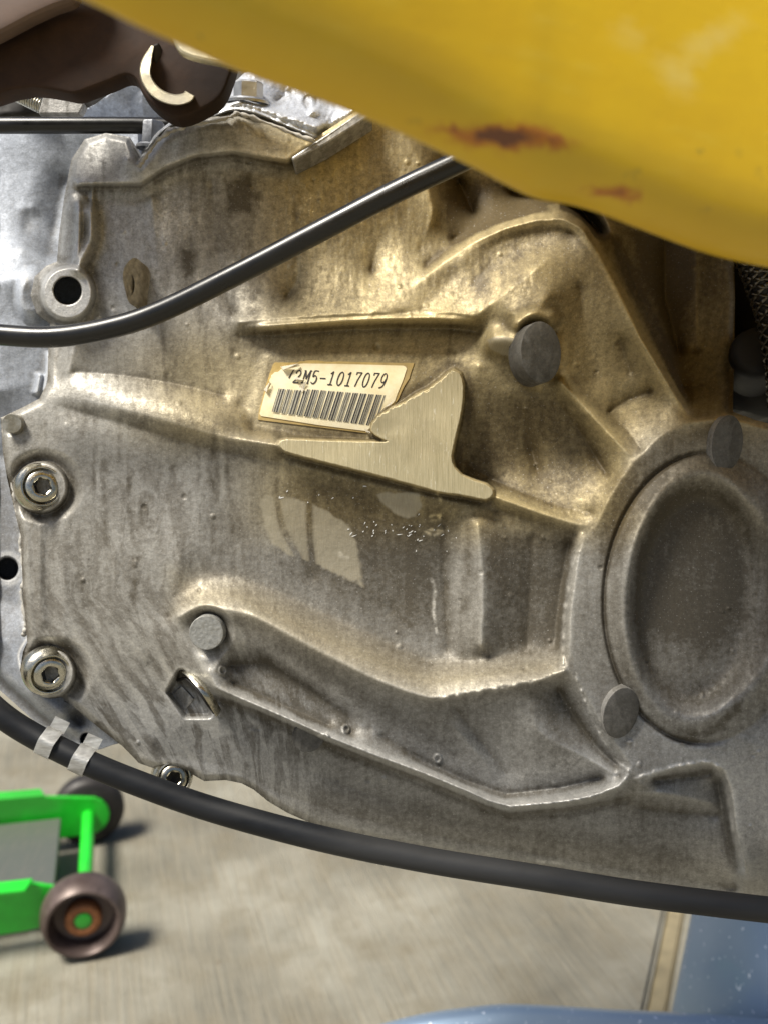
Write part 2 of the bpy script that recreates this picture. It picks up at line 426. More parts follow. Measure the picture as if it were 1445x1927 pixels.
        for dj in (0, 1):
            for di in (0, 1): used[dj:s.ny - 1 + dj, di:s.nx - 1 + di] |= kf
        nv = used.sum(); idx[used] = np.arange(nv)
        jj, ii = np.nonzero(kf)
        F = np.stack([idx[jj, ii], idx[jj + 1, ii], idx[jj + 1, ii + 1], idx[jj, ii + 1]], 1)
        V = np.stack([PX[used], PY[used], PZ[used]], 1)
        # skirt: the rim continues away from the viewer, so the shell has real depth
        e = np.concatenate([F[:, [0, 1]], F[:, [1, 2]], F[:, [2, 3]], F[:, [3, 0]]]); key = e[:, 0] * (nv + 1) + e[:, 1]; rk = e[:, 1] * (nv + 1) + e[:, 0]
        be = e[~np.isin(key, rk)]
        bv = np.unique(be); m2 = np.full(nv, -1); m2[bv] = nv + np.arange(len(bv))
        B_ = V[bv].copy(); fac = (D - (B_[:, 2] - skirt / 1000)) / (D - B_[:, 2]); B_[:, 0] *= .5 + .5 * fac; B_[:, 1] *= .5 + .5 * fac; B_[:, 2] -= skirt / 1000
        Fs = np.stack([be[:, 1], be[:, 0], m2[be[:, 0]], m2[be[:, 1]]], 1)
        V = np.concatenate([V, B_]); F = np.concatenate([F, Fs])
        me = bpy.data.meshes.new(name); me.vertices.add(len(V)); me.vertices.foreach_set('co', V.astype(np.float32).ravel())
        me.loops.add(F.size); me.loops.foreach_set('vertex_index', F.astype(np.int32).ravel())
        me.polygons.add(len(F)); me.polygons.foreach_set('loop_start', np.arange(0, F.size, 4, dtype=np.int32)); me.polygons.foreach_set('loop_total', np.full(len(F), 4, dtype=np.int32))
        me.update(calc_edges=True); me.polygons.foreach_set('use_smooth', np.ones(len(F), bool))
        def put(nm, A):
            at = me.attributes.new(nm, 'FLOAT', 'POINT'); v = np.concatenate([A[used], A[used][bv]]); at.data.foreach_set('value', v.astype(np.float32))
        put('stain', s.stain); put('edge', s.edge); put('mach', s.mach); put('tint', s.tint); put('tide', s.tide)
        at = me.attributes.new('flow', 'FLOAT_VECTOR', 'POINT')
        fl = np.stack([s.U[used] / 100, s.V[used] / 100, np.zeros(nv)], 1); fl = np.concatenate([fl, fl[bv]]); at.data.foreach_set('vector', fl.astype(np.float32).ravel())
        return link(name, me, mat, parent)

# ================================================================== THE GEARBOX
gearbox = empty('gearbox')
tag(gearbox, 'weathered cast aluminium car gearbox with ribs, round cover and barcode sticker', 'gearbox')

R = Relief(-20, 180, 1470, 1725, 1.9)
pad_poly = [(524, 838), (528, 831), (542, 827), (600, 829), (680, 831), (728, 831), (712, 822), (700, 812), (701, 797), (716, 781), (738, 768), (762, 757), (786, 742), (806, 733), (826, 718), (842, 704), (853, 698), (864, 704), (870, 722), (870, 752), (864, 790), (855, 828), (849, 858), (854, 878), (868, 894), (888, 903), (915, 913), (926, 923), (925, 932), (914, 939), (893, 936), (868, 931), (826, 925), (786, 914), (742, 902), (700, 891), (648, 878), (600, 866), (560, 856), (538, 849)]
G = [
 # --- flange band at the top and the panel below it
 [(-20, 300, -6), (90, 300, -4)], [(160, 300, 3), (200, 262, 3)],
 [(150, 345, 6), (265, 345, 6), (310, 315, 7), (370, 292, 8), (440, 285, 8), (500, 297, 7.5), (540, 303, 7.5), (600, 262, 7), (684, 215, 7)],
 [(240, 300, 7), (265, 325, 7), (320, 262, 8), (380, 245, 9), (440, 240, 9), (500, 255, 8), (590, 272, 7)],
 [(150, 353, 1.6), (267, 353, 1.8), (313, 324, 2), (371, 301, 2.4), (440, 294, 2.4), (500, 305, 2), (544, 312, 1.6), (604, 271, .6), (690, 223, 0)], [(170, 375, 1), (270, 375, 1.2), (372, 325, 1.4), (440, 318, 1.4), (545, 340, .8)],
 # --- panel A
 [(110, 420, -1), (112, 600, -1.5), (105, 720, 0)], [(150, 380, 4), (150, 600, 3), (130, 700, 2)], [(175, 380, 1.4), (175, 600, 1.4)],
 [(285, 370, 2.2), (300, 520, 2), (310, 700, 2)], [(400, 340, 1), (420, 540, 1), (440, 590, 1.5)],
 [(545, 340, .8), (560, 430, .6), (560, 530, 0), (540, 560, 0)], [(700, 260, -1.5), (720, 400, -1), (700, 510, -1)],
 [(760, 250, -3), (800, 330, -3), (815, 400, -2.5), (790, 470, -1.5)], [(860, 340, -24), (890, 400, -22)], [(800, 500, 0), (850, 462, -2)], [(960, 360, -30), (1080, 385, -30), (1130, 440, -26)],
 # --- shelf rising to the upper rib
 [(450, 606, 5), (520, 600, 5.5), (640, 592, 6.5), (760, 587, 7), (850, 588, 8), (905, 596, 9)],
 [(452, 632, 2), (520, 630, 1.6), (640, 620, 1.2), (760, 616, 1.4), (850, 617, 2), (900, 624, 3.5)],
 # --- label face
 [(440, 660, 1.8), (520, 672, 1.7), (640, 668, 1.8), (780, 672, 2.2), (860, 664, 3.2)], [(480, 730, 2.3), (600, 745, 2.5), (740, 740, 3)],
 [(460, 785, 4), (520, 805, 4), (620, 822, 4.2), (690, 826, 5)], [(450, 760, 2.8), (470, 770, 3)],
 # --- middle rib running into the filed pad
 [(108, 742, 2.5), (160, 752, 4.5), (230, 768, 6.5), (300, 787, 7.8), (360, 806, 8.5), (430, 824, 9.5), (528, 838, 10.6)],
 [(108, 762, 2), (160, 778, 2.8), (230, 796, 4), (300, 818, 5), (400, 846, 5.8), (500, 864, 6.8), (560, 876, 7.4), (640, 896, 7.8), (720, 916, 7.8), (800, 934, 7.8), (880, 950, 7.8), (930, 958, 8), (1000, 982, 8.4), (1080, 1008, 9)],
 [(150, 728, 3.4), (230, 745, 5.4), (300, 763, 6.8), (360, 782, 7.6), (430, 800, 8.4)], [(140, 700, 1.4), (230, 706, 1.4), (330, 722, 1.6), (420, 744, 2)],
 # --- lower continuation of the pad
 [(930, 934, 10.4), (975, 950, 10.6), (1030, 970, 11), (1080, 986, 11.5), (1115, 992, 12)],
 # --- pocket F under the boss
 [(900, 690, 6), (896, 760, 4), (880, 830, 1.4), (884, 878, .6), (924, 902, 1.6), (980, 928, 5.4), (1060, 955, 8.6), (1110, 965, 10.2)],
 [(960, 735, 6), (985, 790, 3), (1000, 850, 0), (1010, 885, .8)], [(1045, 755, 8), (1090, 812, 6), (1120, 860, 5), (1140, 890, 7)],
 # --- rib from the boss to the ring
 [(1052, 716, 12.5), (1090, 755, 12), (1140, 810, 12), (1188, 862, 13)],
 [(1078, 712, 7.5), (1110, 745, 6.5), (1150, 785, 6.5), (1180, 812, 9), (1205, 845, 12)],
 # --- bulge above the boss
 [(905, 475, 3.2), (960, 450, 3.4), (1030, 434, 4.2), (1075, 442, 5)], [(790, 585, 6), (850, 515, 3.2)], [(850, 575, 7), (910, 510, 4.6), (980, 470, 4.4), (1030, 455, 4.6)],
 [(900, 590, 9.5), (960, 545, 11), (1010, 505, 10.5), (1045, 480, 8)], [(960, 590, 13), (1010, 585, 14), (1040, 545, 12.5)],
 [(1090, 540, 7.5), (1100, 640, 6), (1115, 720, 4.4)], [(1165, 640, 5.4), (1185, 700, 4.6)],
 # --- arch
 [(700, 590, 7), (770, 548, 5), (830, 497, 4), (890, 455, 4.5), (950, 428, 5), (1010, 412, 6), (1060, 410, 7), (1095, 428, 8), (1125, 475, 8.5), (1165, 550, 9), (1205, 635, 10), (1250, 710, 11), (1292, 778, 12)],
 [(850, 452, -8), (925, 415, -12), (1010, 390, -16), (1075, 376, -18), (1130, 398, -18), (1162, 462, -16), (1196, 545, -16), (1242, 640, -16), (1286, 730, -10), (1304, 762, 5)],
 [(1142, 778, 4.6), (1180, 752, 3.8), (1225, 738, 5)],
 # --- recess right of the arch
 [(1250, 450, -26), (1250, 560, -26), (1275, 660, -24)], [(1310, 470, -21), (1310, 660, -20)], [(1306, 728, -8), (1350, 728, -9)], [(1310, 785, 11), (1360, 782, 11)], [(1372, 500, -24), (1370, 700, -20), (1370, 770, 0)],
 # --- outer ring of the round cover
 [(1118, 996, 12.5), (1140, 950, 13), (1165, 905, 13), (1196, 866, 13.5), (1240, 822, 13.5), (1290, 795, 13.5), (1350, 785, 13.5), (1470, 800, 13.5)],
 [(1098, 1010, 12), (1085, 1055, 12), (1072, 1150, 12.5), (1068, 1255, 13), (1092, 1290, 13), (1125, 1350, 13), (1160, 1405, 13), (1195, 1450, 13.5), (1205, 1475, 13)],
 # --- face B
 [(430, 890, 5), (440, 1000, 4.4), (436, 1070, 4.2)], [(560, 920, 6.2), (575, 1010, 4.4), (590, 1090, 3.2)], [(700, 960, 6), (710, 1060, 4), (740, 1150, 3)],
 [(832, 975, 5.4), (836, 1100, 3), (842, 1225, 3)], [(898, 985, 10), (908, 1100, 10), (905, 1215, 9.4)], [(1000, 1010, 7), (995, 1120, 5), (990, 1215, 4.6)],
 [(1070, 1022, 6.6), (1056, 1100, 5.2), (1046, 1180, 4.8), (1044, 1222, 5.4)],
 # --- golden shelf
 [(320, 1130, 5), (375, 1082, 4.2), (450, 1090, 4.0), (520, 1118, 3.8), (620, 1166, 3.6), (720, 1212, 3.6), (800, 1250, 4), (850, 1250, 4.6), (940, 1238, 6), (1040, 1226, 6)],
 [(450, 1128, 8.6), (520, 1158, 9.6), (620, 1206, 10.4), (720, 1254, 10.8), (805, 1290, 11.2), (880, 1278, 11.4), (1000, 1258, 11.4)],
 [(335, 1160, 8), (385, 1140, 10), (440, 1150, 11), (480, 1160, 12), (600, 1226, 12.6), (700, 1276, 13), (770, 1303, 13.4), (812, 1314, 13.4), (880, 1303, 13.4), (1000, 1280, 13.4), (1062, 1262, 13.6)],
 [(455, 1174, 8.5), (490, 1186, 9.4), (560, 1230, 9.6), (640, 1274, 9.4), (720, 1316, 9.4), (812, 1342, 9.6)],
 [(530, 1218, 7.8), (600, 1262, 7), (700, 1325, 6), (790, 1380, 5), (860, 1425, 4)],
 # --- diagonal fin and pocket beneath the shelf
 [(450, 1180, 9), (500, 1222, 8.4), (570, 1268, 7.4), (630, 1305, 6.8), (690, 1345, 6), (697, 1372, 5.2)],
 [(435, 1252, 4.6), (500, 1248, 4), (590, 1304, 3.8), (655, 1350, 4.2), (660, 1380, 4.6)], [(440, 1285, 5.4), (540, 1330, 4.6), (620, 1365, 4.6)],
 [(400, 1225, 8.4), (425, 1222, 8), (405, 1262, 8.8)],
 [(720, 1385, 4.4), (800, 1436, 3.2), (880, 1472, 3), (952, 1496, 3.6), (1060, 1482, 4.6), (1130, 1464, 6)],
 [(858, 1335, 8.6), (870, 1350, 7.6), (905, 1395, 5.4), (950, 1455, 3.8)], [(845, 1352, 8), (880, 1400, 6.6), (930, 1458, 4.2)],
 [(1000, 1315, 11.4), (1008, 1372, 11), (1040, 1396, 10.6), (1100, 1425, 10), (1165, 1462, 11.4)], [(1050, 1300, 8.6), (1080, 1350, 7.8), (1125, 1410, 8), (1160, 1440, 9)],
 # --- lower ledge
 [(392, 1262, 8.8), (410, 1296, 9), (470, 1322, 9.2), (540, 1352, 9.6), (620, 1388, 10), (700, 1420, 10), (800, 1456, 10.2), (880, 1489, 10.6), (920, 1508, 10.8), (960, 1518, 11), (1060, 1509, 12), (1110, 1500, 12.4), (1160, 1482, 13), (1180, 1462, 13.4), (1190, 1440, 13.6)],
 [(395, 1312, 1), (470, 1337, 1), (540, 1367, 1), (620, 1403, 1), (700, 1436, 1), (800, 1474, 1), (880, 1508, 1), (955, 1535, 1), (1060, 1527, 1.4), (1120, 1518, 2), (1180, 1506, 4)],
 # --- flank under the ledge
 [(300, 1420, -.5), (420, 1440, -2), (520, 1490, -4), (640, 1530, -5), (800, 1570, -5.5), (1000, 1605, -6), (1200, 1640, -5), (1380, 1672, -3)],
 [(470, 1400, -.5), (600, 1460, -2.4), (800, 1535, -3.6), (1000, 1570, -3), (1200, 1590, -1)],
 # --- nose right of the ledge and lower right plate
 [(1200, 1492, 10), (1240, 1492, 10), (1290, 1500, 7), (1340, 1512, 5)], [(1200, 1520, 3), (1280, 1530, 1.5), (1350, 1535, 1.5)], [(1230, 1468, 9), (1300, 1460, 6), (1335, 1455, 6)],
 [(1350, 1470, 5), (1362, 1540, 3), (1375, 1610, 2), (1385, 1640, 3)],
 [(1215, 1466, 13.4), (1260, 1448, 13.4), (1330, 1434, 13.4), (1362, 1448, 13.4), (1376, 1490, 13), (1384, 1560, 12.5), (1400, 1620, 11), (1408, 1650, 8)],
 [(1470, 1420, 13.5), (1470, 1600, 12)], [(1360, 1380, 13.5), (1420, 1400, 13.6)], [(1420, 1690, 3), (1470, 1690, 3)],
 # --- left plain and flange
 [(30, 790, 1.5), (25, 860, 2), (50, 1000, 2), (55, 1180, 2)], [(75, 800, 1.6), (78, 1000, 1.8), (82, 1190, 1.8)], [(125, 800, 3), (118, 1000, 3.4), (122, 1200, 3.2)],
 [(210, 850, 4.2), (220, 1050, 5), (200, 1250, 3.6), (290, 1400, .5)], [(330, 880, 4.2), (340, 1050, 5.6), (320, 1160, 5)], [(280, 1250, 3), (340, 1370, 1)], [(150, 1340, 1), (240, 1440, -2)],
]
R.solve(G, blur=1.0)
X, Y = R.X, R.Y
# softer fillets along the shelf and the left rib; the belly of the casing rolls away at the bottom
for pts_, w_, sg in (([(320, 1110), (375, 1085), (450, 1100), (520, 1128), (620, 1176), (720, 1222), (800, 1262), (940, 1250), (1040, 1238)], 26, 6), ([(105, 735), (160, 742), (230, 752), (300, 768), (360, 786), (430, 806)], 24, 7), ([(445, 1176), (520, 1214), (640, 1290), (760, 1370)], 40, 6), ([(760, 590), (840, 520), (910, 480), (1040, 450), (1050, 560), (1100, 640), (1120, 740)], 26, 5)):
    _s = R.box(pts_, 3 * w_); _d, _ = R.dist(pts_, _s); _k = np.exp(-(_d / w_) ** 2); _b = gblur(R.H, sg)[_s]; R.H[_s] = R.H[_s] * (1 - _k) + _b * _k
R.H -= 7.0 * (np.clip(Y - (1470 + (X - 500) * .11), 0, 200) / 130) ** 2 * sstep(420, 560, X)
R.H -= 3.0 * (np.clip(420 - X, 0, 400) / 400) ** 2 * sstep(800, 900, Y) * sstep(60, 200, X)
# round cover: groove, rounded rim and dished middle
def ell(cx, cy, a, b, rot):
    c, s_ = math.cos(rot), math.sin(rot); u = ((X - cx) * c + (Y - cy) * s_) / a; v = (-(X - cx) * s_ + (Y - cy) * c) / b
    return np.hypot(u, v)
rc = ell(1327, 1125, 190, 272, math.radians(3)); ri = ell(1303, 1125, 100, 194, math.radians(5))
inside = sstep(1.03, .985, rc) if False else (1 - sstep(.975, 1.02, rc))
rim = 13.2 + 4.0 * np.exp(-((rc - .79) / .15) ** 2)
dish = 1 - sstep(.90, 1.30, ri)
cov = rim * (1 - dish) + (11.6 + .004 * (Y - 1125)) * dish
ringplate = 1 - sstep(1.0, 1.35, rc)
R.H = R.H * (1 - inside) + inside * cov
R.H -= 1.0 * np.exp(-((rc - 1.005) / .018) ** 2) * (1 - sstep(1270, 1400, X))
R.plateau(pad_poly, 11.0, 7)
_A = np.linalg.solve(np.array([[518, 683.5, 1], [767, 689, 1], [722, 819, 1]], float), np.array([2.3, 2.8, 4.4]))
_lp = [(480, 795), (484, 775), (506, 675), (600, 672), (786, 676), (775, 712), (745, 772), (715, 806), (695, 822)]
_sl = R.box(_lp, 40); _q = sstep(-26, 0, R.sdf(_lp, _sl)); R.H[_sl] = R.H[_sl] * (1 - _q) + _q * (_A[0] * X[_sl] + _A[1] * Y[_sl] + _A[2] - .05)
R.plateau(pad_poly, 11.0, 5)
# cast joint lines and small ribs
R.ridge([(455, 618), (560, 611), (680, 604), (800, 600), (905, 606)], 8, 2.6)
R.ridge([(150, 375), (145, 470), (120, 520)], 6, 1.6); R.ridge([(175, 340), (172, 460)], 5, 1.0)
R.ridge([(78, 960), (76, 1080), (82, 1200)], 10, .7)
# lug with a through hole, bolt seats, pin seats
R.disc(128, 552, 50, 52, top=6.5, soft=6); R.disc(128, 547, 25, 25, top=-16, soft=2)
R.ridge([(150, 500), (172, 450), (170, 400)], 14, 3, False)
R.disc(82, 915, 64, 60, add=-2.2, mode='add', soft=14); R.disc(78, 917, 50, 48, top=3.0, soft=4)
R.disc(98, 1268, 66, 60, add=-2.4, mode='add', soft=14); R.disc(92, 1266, 50, 48, top=2.6, soft=4)
R.disc(22, 797, 22, 22, top=1.2, soft=4); R.disc(388, 1190, 44, 42, top=6.5, soft=12)
R.disc(1015, 664, 54, 64, top=9, soft=12); R.ridge([(930, 640), (965, 640), (990, 640)], 24, 4.5, False)
R.ridge([(975, 608), (1000, 596), (1030, 600)], 14, 4, False)
# slot behind the spring clip
R.plateau([(322, 1302), (342, 1268), (405, 1320), (392, 1344), (352, 1344)], -1.5, 11)
# corroded seams and lumps
_nm = np.ones_like(X); _nm[_sl] = 1 - _q
nz = vnoise(X, Y, 30, 34, 11, 3) * .08 + vnoise(X, Y, 110, 150, 21, 2) * .5 + vnoise(X, Y, 7, 7, 33, 2) * .05
R.H += nz * _nm
R.H += _nm * np.where((X > 540) & (X < 1000) & (Y < 560), vnoise(X, Y, 9, 22, 71, 3) * .22, 0)   # coarse vertical pitting
for pts in ([(1093, 1005), (1078, 1060), (1062, 1150), (1058, 1250)], [(1082, 1268), (1110, 1345), (1150, 1420), (1182, 1450)],
            [(1190, 1470), (1230, 1452), (1330, 1436), (1360, 1470), (1378, 1560), (1400, 1640)],
            [(820, 1316), (900, 1303), (1000, 1283), (1060, 1262)], [(960, 1518), (1060, 1509), (1110, 1500), (1165, 1478), (1188, 1440)]):
    sp_ = spline(pts, 6); sl = R.box(sp_, 14); d_, _ = R.dist(sp_, sl)
    k_ = np.exp(-(d_ / 3.2) ** 2) * np.clip(.35 + 2.6 * vnoise(X[sl], Y[sl], 10, 10, 5), 0, 1.4); R.H[sl] += .5 * k_; R.edge[sl] += .8 * k_

for k in range(110):
    x_, y_ = random.uniform(120, 1440), random.uniform(300, 1640)
    if 470 < x_ < 940 and 660 < y_ < 960: continue
    r_ = random.uniform(2.2, 5); R.disc(x_, y_, r_, r_ * random.uniform(.7, 1.3), add=random.choice([.22, .18, -.25, .3]), mode='add', soft=2)
for (x_, y_) in ((652, 1372), (823, 1428), (420, 1262), (612, 1388)):
    R.disc(x_, y_, 8, 9, add=.5, mode='add', soft=2); R.disc(x_, y_, 4, 5, add=-.5, mode='add', soft=2)
# --- stains, wear, filed patches, and painted shade and gold light
R.U = X + .0 * Y
bend = np.clip(Y - 1120, 0, 400) * np.clip((620 - X) / 300, 0, 1)
R.U = X - bend * .62 + np.clip(Y - 600, -60, 160) * .28 * sstep(430, 620, X)
R.stain += .42
R.stain += .22 * sstep(500, 900, X) * sstep(300, 430, Y) * (1 - sstep(520, 600, Y)) * sstep(700, 900, X)  # darker towards the upper right
R.stain -= .22 * (1 - sstep(230, 420, X)) * (1 - sstep(600, 720, Y))            # skylight on the upper left corner, painted as paler metal
R.stain -= .14 * sstep(1330, 1480, Y) * (1 - sstep(1000, 1300, X))
R.stain -= .20 * sstep(1180, 1400, X) * sstep(1280, 1420, Y)
R.paint(R.stain, [(880, 720), (1060, 740), (1150, 870), (1060, 950), (940, 900), (870, 870)], .38, 34, 14)  # pocket under the boss turns from the sun; its shade painted in
R.paint(R.stain, [(640, 900), (840, 950), (830, 1180), (760, 1200), (560, 1080), (560, 900)], .32, 40, 16)  # shade of the down-facing face below the pad, painted as tone
R.paint(R.stain, [(910, 1000), (1070, 1010), (1040, 1220), (930, 1220)], .36, 20, 12)  # right-facing side of the crest, shade put into the colour
R.paint(R.stain, [(430, 345), (470, 330), (490, 370), (470, 400), (430, 395)], .55, 16, 10)
R.paint(R.stain, [(345, 470), (372, 475), (372, 515), (350, 520)], .5, 10, 8)
R.paint(R.stain, [(1190, 440), (1290, 470), (1290, 760), (1240, 700)], .2, 20, 8)  # painted shade in the recess right of the arch
R.paint(R.stain, [(1170, 430), (1380, 440), (1375, 760), (1300, 750)], .25, 16)  # same recess, wider: more painted shade
R.paint(R.stain, [(820, 330), (1110, 370), (1060, 390), (930, 415), (850, 455)], .4, 16)  # the panel's shade over the upper recess, painted dark
R.stain += .16 * inside
R.paint(R.stain, [(1225, 900), (1380, 940), (1400, 1150), (1330, 1240), (1215, 1180), (1200, 1020)], .30, 26, 18)
R.paint(R.stain, [(1150, 900), (1250, 820), (1340, 800), (1300, 850), (1200, 960), (1150, 1080), (1120, 1060)], .35, 14, 8)
R.paint(R.stain, [(440, 1225), (520, 1235), (660, 1340), (640, 1380), (520, 1325), (430, 1285)], .28, 16, 10)
R.paint(R.stain, [(980, 1300), (1060, 1290), (1130, 1400), (1050, 1400)], .2, 14, 10)  # painted shade where the surface faces right
R.paint(R.stain, [(1250, 1385), (1330, 1370), (1400, 1310), (1395, 1340), (1340, 1385), (1280, 1402)], .35, 6, 9)
R.paint(R.stain, [(540, 1460), (960, 1540), (1300, 1600), (1320, 1640), (1000, 1600), (600, 1520)], .22, 20, 14)
for x_, a_, b_ in ((395, 860, 1080), (408, 860, 1050), (430, 860, 1000), (520, 870, 1060), (590, 880, 1060), (305, 560, 740), (285, 590, 720), (378, 560, 700), (430, 560, 690), (150, 1000, 1150), (270, 860, 980), (242, 900, 1040)):
    R.stroke(R.stain, [(x_, a_), (x_ + 3, (a_ + b_) / 2), (x_ + 9, b_)], 5, .28, wob=26, seed=x_)
for k in range(90):
    x_, y_, ln = random.uniform(150, 1000), random.uniform(290, 1000), random.uniform(50, 190)
    R.stroke(R.stain, [(x_, y_), (x_ + random.uniform(-4, 4), y_ + ln / 2), (x_ + random.uniform(-6, 6), y_ + ln)], random.uniform(3, 11), random.choice([-.26, -.18, .2, .3]), wob=random.choice([14, 30]), seed=k)
R.stain += .05 + .10 * sstep(820, 980, Y) * (1 - .5 * sstep(1250, 1400, X) * sstep(1350, 1500, Y))  # darker over the lower half
# run-off tracks at the lower left, leaving pale islands
for k in range(26):
    x_ = 120 + k * 15 + random.uniform(-6, 6); y_ = random.uniform(1130, 1220); ln = random.uniform(120, 260)
    pts = [(x_ + t * ln * .62 * (t ** .5), y_ + t * ln) for t in np.linspace(0, 1, 6)]
    R.stroke(R.stain, pts, random.uniform(4, 8), random.choice([-.5, -.3, .16, .2]), wob=60, seed=k * 3)
for pl in ([(255, 1310), (275, 1318), (300, 1375), (285, 1390), (268, 1350)], [(310, 1355), (345, 1400), (375, 1430), (350, 1440), (318, 1400)], [(360, 1350), (420, 1352), (440, 1380), (400, 1385)]):
    R.paint(R.stain, pl, -.5, 4, 6)
R.paint(R.mach, [(708, 931), (716, 927), (790, 927), (793, 952), (782, 972), (766, 976), (742, 966), (722, 950)], .75, 2.5, 3)
eye = [(492, 940), (503, 932), (540, 934), (582, 944), (618, 962), (650, 985), (668, 1008), (676, 1040), (682, 1102), (650, 1086), (600, 1064), (565, 1052), (536, 1040), (512, 1022), (497, 985)]
R.paint(R.mach, eye, .6, 3.5, 5, 8)
for pts, w_ in (([(520, 925), (532, 990), (560, 1045), (575, 1080)], 6), ([(583, 920), (583, 1000), (590, 1070)], 6)): R.stroke(R.mach, pts, w_, -.9)
R.mach = np.clip(R.mach, 0, 1)
R.tide += .6 * (1 - sstep(330, 480, X)) * sstep(820, 900, Y) + .9 * (1 - sstep(520, 640, X)) * sstep(1280, 1330, Y) + .5 * (1 - sstep(420, 620, X)) * (1 - sstep(780, 860, Y))
R.tint += .75 * np.maximum(sstep(380, 600, X), .8 * sstep(170, 400, X) * sstep(560, 700, Y) * (1 - sstep(800, 880, Y))) * (1 - sstep(960, 1060, Y)) * (1 - .7 * sstep(1150, 1230, X) * sstep(760, 860, Y)) + .12  # gold light bounced off the yellow panel, painted into the casing colour
R.paint(R.tint, [(330, 1080), (450, 1095), (800, 1255), (1050, 1240), (1050, 1270), (810, 1310), (600, 1230), (440, 1150), (330, 1150)], .4, 40)  # softer patch of that painted gold light along the shelf
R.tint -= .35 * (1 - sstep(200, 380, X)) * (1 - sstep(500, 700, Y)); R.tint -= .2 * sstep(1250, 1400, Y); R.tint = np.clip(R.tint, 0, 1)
R.paint(R.mach, [(917, 640), (935, 632), (965, 636), (972, 652), (966, 672), (945, 668), (922, 656)], .8, 2, 2)
# nicks left by a slipped tool
nicks = []
for k in range(46):
    x_, y_ = (random.gauss(760, 55), random.gauss(1003, 14)) if k < 38 else (random.gauss(610, 40), random.gauss(935, 14))
    nicks.append((x_, y_, random.gauss(-.8, .35), random.choice([2, 3, 4, 5, 9, 12])))
for pts in ([(808, 972), (828, 970), (826, 978), (812, 980)], [(802, 995), (830, 1000), (815, 1008), (800, 1000)], [(822, 925), (828, 940)], [(812, 1090), (818, 1110), (815, 1150), (822, 1190)], [(640, 1040), (655, 1050), (640, 1045)], [(600, 1385), (615, 1380)], [(1010, 1620), (1060, 1626)]):
    R.stroke(R.edge, pts, 3, 1.1, wob=7, sp=False)
case_outline = [(1475, 1712), (1445, 1706), (1400, 1696), (1300, 1684), (1200, 1667), (1100, 1648), (1000, 1632), (900, 1618), (800, 1600), (700, 1580), (600, 1556), (540, 1529), (505, 1508), (478, 1486), (455, 1474), (425, 1468), (385, 1470), (362, 1457), (330, 1448), (290, 1446), (262, 1436), (232, 1405), (200, 1380), (165, 1352), (140, 1330), (118, 1318), (80, 1312), (48, 1290), (38, 1262), (44, 1225), (52, 1208), (44, 1120), (40, 1010), (28, 960), (14, 900), (6, 850), (2, 786), (40, 768), (75, 750), (90, 720), (92, 650), (95, 610), (70, 590), (58, 556), (66, 520), (88, 500), (108, 492), (112, 440), (120, 380), (135, 300), (160, 262), (200, 250), (245, 258), (262, 300), (280, 285), (315, 240), (355, 222), (400, 214), (440, 208), (500, 222), (560, 250), (590, 262), (650, 222), (690, 195), (820, 200), (1100, 300), (1378, 420), (1382, 560), (1380, 700), (1378, 775), (1420, 790), (1475, 805)]
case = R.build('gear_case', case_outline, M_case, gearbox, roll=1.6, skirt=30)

Vn, Fn = [], []
for (x_, y_, a_, l_) in nicks:
    wv = random.uniform(.9, 1.5) * (1 if l_ < 8 else .8); dx, dy = math.cos(a_), math.sin(a_); hz = R.h(x_, y_) + .12; b0 = len(Vn)
    for (t_, w__) in ((0, 0), (.3, 1), (.7, .7), (1, 0)):
        cx_, cy_ = x_ + dx * l_ * t_ + random.uniform(-.5, .5), y_ + dy * l_ * t_
        Vn += [mm(cx_ - dy * wv * w__ - .1, cy_ + dx * wv * w__, hz), mm(cx_ + dy * wv * w__ + .1, cy_ - dx * wv * w__, hz)]
    for q_ in range(3): Fn.append((b0 + q_ * 2, b0 + q_ * 2 + 1, b0 + q_ * 2 + 3, b0 + q_ * 2 + 2))
nk = link('tool_nicks', mesh_from('tool_nicks', Vn, Fn, False), simple('bare_scratch', (.85, .84, .8), .4, .2, .1, 900, 0), gearbox); nk['kind'] = 'stuff'
# --- filed pad: flat, freshly cut metal proud of the rib
def smooth_poly(poly, n=4):
    q = spline(list(poly) + [poly[0]], n)[:-1]; return q
_sp = smooth_poly(pad_poly, 6); pp = []
for p in _sp:
    rag = 698 < p[1] < 800 and p[0] < 856 and p[0] < 700 + (800 - p[1]) * 1.75
    am = 2.8 if rag else .5
    pp.append(mm(p[0] + random.uniform(-am, am) * .6, p[1] + random.uniform(-am, am), 11.65))
pad = prism('filed_pad', pp, .0012, M_filed, gearbox, bevel=.00022, segs=2)

